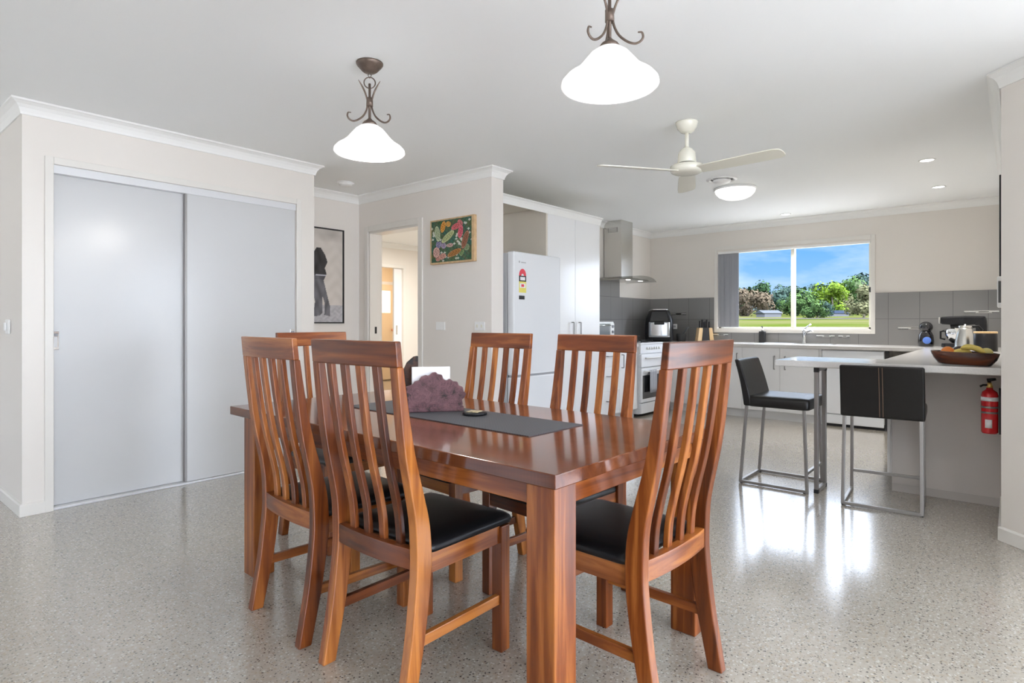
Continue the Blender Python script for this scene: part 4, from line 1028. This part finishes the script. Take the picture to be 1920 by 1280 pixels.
fan = thing('ceiling_fan', 'cream three-blade ceiling fan on a short rod before the kitchen', 'ceiling fan', (3.726, 1.642, ZC))
m = MB(); m.lathe([(.072, -.001), (.072, -.010), (.062, -.040), (.040, -.066), (.024, -.072), (0, -.072)], 32); m.build('canopy', CREAM, fan)
m = MB(); m.tube([(0, 0, -.06), (0, 0, -.19)], .0125, 16); m.build('rod', CREAM, fan)
m = MB(); m.lathe([(.020, -.165), (.040, -.180), (.056, -.205), (.060, -.265), (.058, -.268)], 32); m.build('motor_cover', CREAM, fan)
m = MB(); m.lathe([(.057, -.268), (.057, -.276)], 32); m.build('gap_ring', BLACKM, fan)
m = MB(); m.lathe([(.075, -.276), (.105, -.286), (.108, -.312), (.100, -.326), (.085, -.334), (.055, -.338), (0, -.338)], 36); m.build('hub', CREAM, fan)
for a in (R(24), R(144), R(264)):
    M = Matrix.Rotation(a, 4, 'Z') @ Matrix.Translation((0, 0, -.322)) @ Matrix.Rotation(R(-11), 4, 'X')
    m = MB(); m.M = M
    prof = [(.088, .050), (.17, .056), (.30, .060), (.50, .064), (.58, .062), (.608, .050), (.618, .030), (.621, 0)]
    poly = [(x, -y) for x, y in prof]+[(x, y) for x, y in prof[::-1][1:]]
    m.prism(poly, -.003, .003); m.build('blade', CREAM, fan, .001)

oy_ = thing('ceiling_light', 'round white dome ceiling light in the middle of kitchen', 'ceiling light', (5.86, 2.09, ZC))
m = MB(); m.lathe([(.195, -.001), (.195, -.018), (.185, -.02)], 40); m.build('base_ring', WHITEP, oy_)
m = MB(); m.lathe([(.187, -.020), (.180, -.045), (.150, -.078), (.10, -.100), (.05, -.110), (0, -.112)], 40); m.build('dome', plain('opal_dome_lit', (.9, .9, .88), .3, emit=(1, .97, .9), estr=1.3), oy_)
vt = thing('ceiling_vent', 'round white air vent on ceiling beside the fan', 'vent', (5.41, 2.05, ZC))
m = MB(); m.lathe([(.135, -.001), (.135, -.006), (.118, -.014), (.105, -.010), (.10, -.001)], 36); m.build('outer_ring', WHITEP, vt)
m = MB(); m.lathe([(.075, -.004), (.080, -.016), (.070, -.030), (.03, -.036), (0, -.036)], 32); m.build('cone', WHITEP, vt)
for k in range(3):
    a = R(120*k+20); MB().bar((.07*math.cos(a), .07*math.sin(a), -.008), (.105*math.cos(a), .105*math.sin(a), -.008), .006).build('spoke', WHITEP, vt)
dl = thing('downlight', 'recessed downlight nearest the kitchen window', 'downlight', (7.64, 2.12, ZC), 0, 'recessed kitchen downlights')
m = MB(); m.lathe([(.060, -.001), (.060, -.004), (.050, -.006), (.046, -.002)], 28); m.build('trim_ring', WHITEP, dl)
m = MB(); m.lathe([(.047, -.0015), (.047, -.003), (0, -.003)], 28); m.build('lens', LENS, dl)
dup(dl, (5.838, .544, ZC), 0, 'recessed downlight nearest us above the breakfast bar')
dup(dl, (7.055, .565, ZC), 0, 'recessed downlight above the coffee machine corner')

# ------------------------------------------------------------------ outside
def gz(x):
    return interp([(8.1, -.46), (38, .88), (96, 1.70), (165, 3.2), (430, 9.5)], max(8.1, x))
gm, nt, b = new_mat('grass_field')
tc = N(nt, 'ShaderNodeTexCoord'); n1 = N(nt, 'ShaderNodeTexNoise', Scale=.05, Detail=6.0); nt.links.new(tc.outputs['Object'], n1.inputs['Vector'])
rp = N(nt, 'ShaderNodeValToRGB'); rp.color_ramp.elements[0].position = .40; rp.color_ramp.elements[1].position = .62
rp.color_ramp.elements[0].color = (.036, .050, .008, 1); rp.color_ramp.elements[1].color = (.072, .066, .032, 1)
nt.links.new(n1.outputs['Fac'], rp.inputs['Fac']); nt.links.new(rp.outputs['Color'], b.inputs['Base Color']); b.inputs['Roughness'].default_value = .9; b.inputs['Specular IOR Level'].default_value = 0
xs = [14.5, 20, 38, 60, 96, 130, 165, 250, 430]
m = MB(); V = [[m.v((x, y, gz(x))) for y in (-400, -120, -40, 0, 40, 120, 400)] for x in xs]
for i in range(len(xs)-1):
    for j in range(6): m.face([V[i][j], V[i+1][j], V[i+1][j+1], V[i][j+1]], True)
struct(m.build('ground', gm))
m = MB(); V = [m.v(p) for p in ((-60, -60, -.18), (15, -60, -.18), (15, -.6, -.18), (-60, -.6, -.18))]; m.face(V); struct(m.build('ground_near', plain('bounce_paving', (.78, .77, .76), .9)))  # unseen paving, made near white to bounce light onto the ceilings
m = MB(); V = [m.v(p) for p in ((-60, -.6, -.18), (15, -.6, -.18), (15, 60, -.18), (-60, 60, -.18))]; m.face(V); struct(m.build('ground_garden', plain('low_bounce_gravel', (.30, .29, .27), .9)))  # unseen ground, toned darker to limit bounce on the kitchen ceiling
m = MB(); rows = []
for i in range(12):
    y = 60-11*i; x = 96-.16*(60-y)+4*math.sin(y*.06)
    rows.append([m.v((x, y, gz(x)+.05)), m.v((x+7.5, y, gz(x+7.5)+.05))])
for a, b_ in zip(rows, rows[1:]): m.face([a[0], a[1], b_[1], b_[0]])
struct(m.build('road', plain('pale_gravel_road', (.058, .055, .054), .9, ior=1.02)))
LEAF = [leaf_mat('leaf_dark', (0.0100, 0.0251, 0.0100), (0.0335, 0.0670, 0.0251), 1.2), leaf_mat('leaf_mid', (0.0251, 0.0518, 0.0151), (0.0628, 0.1088, 0.0335), 1.2), leaf_mat('leaf_bright', (0.0586, 0.1004, 0.0100), (0.1339, 0.2009, 0.0209), 1.5), leaf_mat('leaf_rust', (0.0502, 0.0435, 0.0285), (0.1046, 0.0753, 0.0502), 1.5), leaf_mat('leaf_olive', (0.0586, 0.0628, 0.0301), (0.1255, 0.1214, 0.0628), 1.5), leaf_mat('leaf_bluegreen', (0.0167, 0.0335, 0.0285), (0.0402, 0.0686, 0.0536), 1.2)]
BARK = plain('grey_bark', (.16, .13, .11), .9)
cy, sy = math.cos(.69954), math.sin(.69954)
def at_px(px, d):
    r = (px-960)/1121.5*d; return (cy*d+sy*r, sy*d-cy*r)
def tree(label, px, d, h, w, mat, seed, spread=.75):
    x, y = at_px(px, d); rnd = random.Random(seed)
    t = thing('tree', label, 'tree', (x, y, gz(x)-.1), 0, 'trees beyond the kitchen window')
    m = MB(); m.tube([(0, 0, 0), (.1*w, .05, h*.3), (-.02*w, 0, h*.7)], [w*.035, w*.028, w*.012], 6); m.build('trunk', BARK, t)
    m = MB(); centers = []
    for k in range(9):
        a = rnd.random()*2*PI; rr_ = w*.33*math.sqrt(rnd.random()); zz = h*(.20+.64*rnd.random())
        centers.append((rr_*math.cos(a), rr_*math.sin(a), zz, w*(.16+.12*rnd.random())))
    centers.append((0, 0, h*.78, w*.24))
    for (a, b_, c, q) in centers:
        for k in range(130):
            th = rnd.random()*2*PI; ph = math.acos(2*rnd.random()-1); rad = q*(.7+.4*rnd.random())
            nrm = Vector((math.sin(ph)*math.cos(th), math.sin(ph)*math.sin(th), math.cos(ph)))
            p = Vector((a, b_, c))+nrm*rad*Vector((1, 1, .85)).length/1.7
            u = (nrm+Vector((rnd.random()-.5, rnd.random()-.5, rnd.random()-.5))*1.2).orthogonal().normalized(); v = nrm.cross(u).normalized(); sz = w*.036*(.6+.8*rnd.random())
            m.face([m.v(p+u*sz), m.v(p+v*sz), m.v(p-u*sz), m.v(p-v*sz)])
    o = m.build('foliage', mat, t); o['kind'] = 'stuff'
    return t
tr = [('rust tinged tree at left edge of the window view', 1402, 140, 6.2, 7.5, 3), ('dark tall tree behind rust tinged ones on the left', 1432, 170, 9.2, 9, 0),
      ('second rust tinged tree left of the window mullion', 1426, 130, 5.0, 6.5, 3), ('dark green tree just left of window mullion', 1464, 152, 7.4, 9, 5),
      ('dark tree behind the mullion', 1489, 176, 8.2, 8, 0), ('round green tree right of the window mullion', 1510, 140, 6.2, 8, 1),
      ('mid green tree in centre of right pane', 1534, 168, 8.9, 8, 5), ('bright lime tree in the right pane', 1560, 124, 6.8, 7, 2),
      ('small bright bush standing alone on the lawn', 1532, 100, 3.0, 4.2, 1), ('grey green small tree beside the lone bush', 1549, 107, 2.9, 3.2, 5),
      ('wide green tree behind the olive one', 1592, 148, 8.4, 10, 1), ('tallest dark tree at the right of window view', 1616, 175, 11.4, 12, 5),
      ('pale olive tree closest at right of window view', 1620, 95, 5.3, 5.2, 4), ('olive tree low beneath the bright lime one', 1578, 140, 5.0, 6.5, 4),
      ('dark tree low at far left behind the blind edge', 1380, 165, 6.5, 11, 0), ('mid green tree low right of window mullion', 1487, 128, 4.4, 6, 1)]
for i, (lab, px, d, h, w_, k) in enumerate(tr): tree(lab, px, d, h, w_, LEAF[k], 20+i)
def house(label, px, d, w, h, rz, roofm):
    x, y = at_px(px, d); hh = thing('house', label, 'house', (x, y, gz(x)-.2), rz)
    B('wall', plain('house_white', (.13, .13, .14), .8, ior=1.05) if 'house_white' not in MATS else MATS['house_white'], (-w/2, w/2, -2, 2, 0, h), hh)
    m = MB(); m.prism([(-2.2, h), (2.2, h), (0, h+.6)], -w/2-.3, w/2+.3, 'x'); m.build('roof', roofm, hh)
house('white house far off behind the rust tinged trees', 1441, 118, 3.2, .95, R(-50), plain('roof_white', (.060, .066, .074), .8, ior=1.05))
house('blue grey roofed house far off under the lime tree', 1561, 117, 4.2, .75, R(-50), plain('roof_blue', (.016, .022, .036), .8, ior=1.05))

# ------------------------------------------------------------------ sky, daylight and lamps
w = bpy.data.worlds.new('World'); SC.world = w; w.use_nodes = True; nt = w.node_tree
for n in list(nt.nodes): nt.nodes.remove(n)
out = N(nt, 'ShaderNodeOutputWorld'); bg = N(nt, 'ShaderNodeBackground'); nt.links.new(bg.outputs[0], out.inputs[0])
tc = N(nt, 'ShaderNodeTexCoord'); sx = N(nt, 'ShaderNodeSeparateXYZ'); nt.links.new(tc.outputs['Generated'], sx.inputs[0])
rp = N(nt, 'ShaderNodeValToRGB'); cr = rp.color_ramp
cr.elements[0].position = 0; cr.elements[0].color = (.40, .64, .90, 1); cr.elements[1].position = 1; cr.elements[1].color = (.05, .25, .75, 1)
e = cr.elements.new(.13); e.color = (.13, .43, .90, 1)
nt.links.new(sx.outputs['Z'], rp.inputs['Fac'])
mp = N(nt, 'ShaderNodeMapping'); mp.inputs['Scale'].default_value = (5, 5, 16); mp.inputs['Rotation'].default_value = (R(18), R(-14), 0)
nt.links.new(tc.outputs['Generated'], mp.inputs['Vector'])
cn_ = N(nt, 'ShaderNodeTexNoise', Scale=1.3, Detail=6.0, Roughness=.6); nt.links.new(mp.outputs[0], cn_.inputs['Vector'])
cl = N(nt, 'ShaderNodeMapRange'); cl.inputs['From Min'].default_value = .36; cl.inputs['From Max'].default_value = .75; cl.inputs['To Max'].default_value = .8
nt.links.new(cn_.outputs['Fac'], cl.inputs['Value'])
mc = N(nt, 'ShaderNodeMix', data_type='RGBA'); nt.links.new(cl.outputs[0], mc.inputs['Factor']); nt.links.new(rp.outputs['Color'], mc.inputs['A']); mc.inputs['B'].default_value = (.80, .93, 1.0, 1)
# brightness added above the seen blue band, for floor reflection and room light
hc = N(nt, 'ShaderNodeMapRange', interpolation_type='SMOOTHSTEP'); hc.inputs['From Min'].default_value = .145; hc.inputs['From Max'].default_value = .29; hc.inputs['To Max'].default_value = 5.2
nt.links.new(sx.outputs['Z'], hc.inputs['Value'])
# sun-side half of the sky, unseen, brightened to light the room
dt = N(nt, 'ShaderNodeVectorMath', operation='DOT_PRODUCT'); nt.links.new(tc.outputs['Generated'], dt.inputs[0]); dt.inputs[1].default_value = (.30, -.90, .22)
sr = N(nt, 'ShaderNodeMapRange', interpolation_type='SMOOTHSTEP'); sr.inputs['From Min'].default_value = .30; sr.inputs['From Max'].default_value = .75; sr.inputs['To Max'].default_value = 8.8
nt.links.new(dt.outputs['Value'], sr.inputs['Value'])
hz = N(nt, 'ShaderNodeMix', data_type='RGBA', blend_type='ADD'); hz.inputs['Factor'].default_value = 1.0
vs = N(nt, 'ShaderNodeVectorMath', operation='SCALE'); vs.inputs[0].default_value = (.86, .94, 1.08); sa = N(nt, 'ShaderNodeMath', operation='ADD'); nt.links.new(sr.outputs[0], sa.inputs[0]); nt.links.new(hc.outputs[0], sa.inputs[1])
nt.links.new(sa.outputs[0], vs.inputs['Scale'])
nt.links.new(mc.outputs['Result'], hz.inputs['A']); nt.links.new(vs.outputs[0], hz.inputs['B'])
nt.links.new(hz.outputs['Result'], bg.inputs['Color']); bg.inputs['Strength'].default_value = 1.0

def portal(loc, rot, sx_, sy_):
    l = bpy.data.lights.new('window_portal', 'AREA'); l.shape = 'RECTANGLE'; l.size = sx_; l.size_y = sy_
    l.cycles.is_portal = True
    o = bpy.data.objects.new('window_portal', l); COL.objects.link(o); o.location = loc; o.rotation_euler = rot; return o
portal(((GX0+GX1)/2, YS-.09, GZ1/2), (R(90), 0, 0), GX1-GX0, GZ1)
portal((STX+.09, (EY0+EY1)/2, GZ1/2), (R(90), 0, R(90)), EY1-EY0, GZ1)
portal((XW-.09, (VY0+VY1)/2, (VZ0+VZ1)/2), (R(90), 0, R(-90)), VY1-VY0, VZ1-VZ0)
portal((WXX+.115, (WY0+WY1)/2, (WZ0+WZ1)/2), (R(90), 0, R(90)), WY1-WY0, WZ1-WZ0)
def lamp(name, typ, loc, e, col=(1, .96, .9), size=.1, rot=(0, 0, 0), **kw):
    l = bpy.data.lights.new(name, typ); l.energy = e; l.color = col
    if typ == 'AREA': l.shape = 'DISK'; l.size = size
    else: l.shadow_soft_size = size
    for k, v in kw.items(): setattr(l, k, v)
    o = bpy.data.objects.new(name, l); COL.objects.link(o); o.location = loc; o.rotation_euler = rot; return o
for x, y in ((1.847, 2.493), (1.888, 1.126)): lamp('pendant_bulb_light', 'POINT', (x, y, 1.985), 10, size=.11)
for x, y in ((7.64, 2.12), (5.838, .544), (7.055, .565)): lamp('downlight_beam', 'SPOT', (x, y, ZC-.02), 84, size=.05, spot_size=R(95), spot_blend=.6)
lamp('sun', 'SUN', (6, -14, 22), 9, col=(1, .97, .92), size=.02, rot=Vector((.25, -.55, 1.75)).to_track_quat('Z', 'Y').to_euler(), angle=R(.6))
lamp('back_hall_light', 'AREA', (5.8, 6.3, ZC-.05), 72, size=.5)
lamp('laundry_light', 'AREA', (6.6, 8.8, ZC-.05), 22, size=.4, col=(1, .93, .82))

# ------------------------------------------------------------------ camera
cam = bpy.data.cameras.new('camera'); co_ = bpy.data.objects.new('camera', cam); COL.objects.link(co_)
cam.sensor_width = 36; cam.lens = 1121.5/1920*36; cam.shift_y = -34.8/1920; cam.clip_end = 1000; cam.clip_start = .02
fwd = Vector((math.cos(.69954), math.sin(.69954), 0))
co_.location = (0, 0, 1.14); co_.rotation_euler = fwd.to_track_quat('-Z', 'Y').to_euler()
SC.camera = co_
SC.view_settings.view_transform = 'Standard'; SC.view_settings.look = 'None'; SC.view_settings.gamma = 1
SC.view_settings.use_curve_mapping = False; SC.view_settings.exposure = .2
SC.cycles.max_bounces = 14; SC.cycles.diffuse_bounces = 8; SC.cycles.glossy_bounces = 5; SC.cycles.transparent_max_bounces = 12
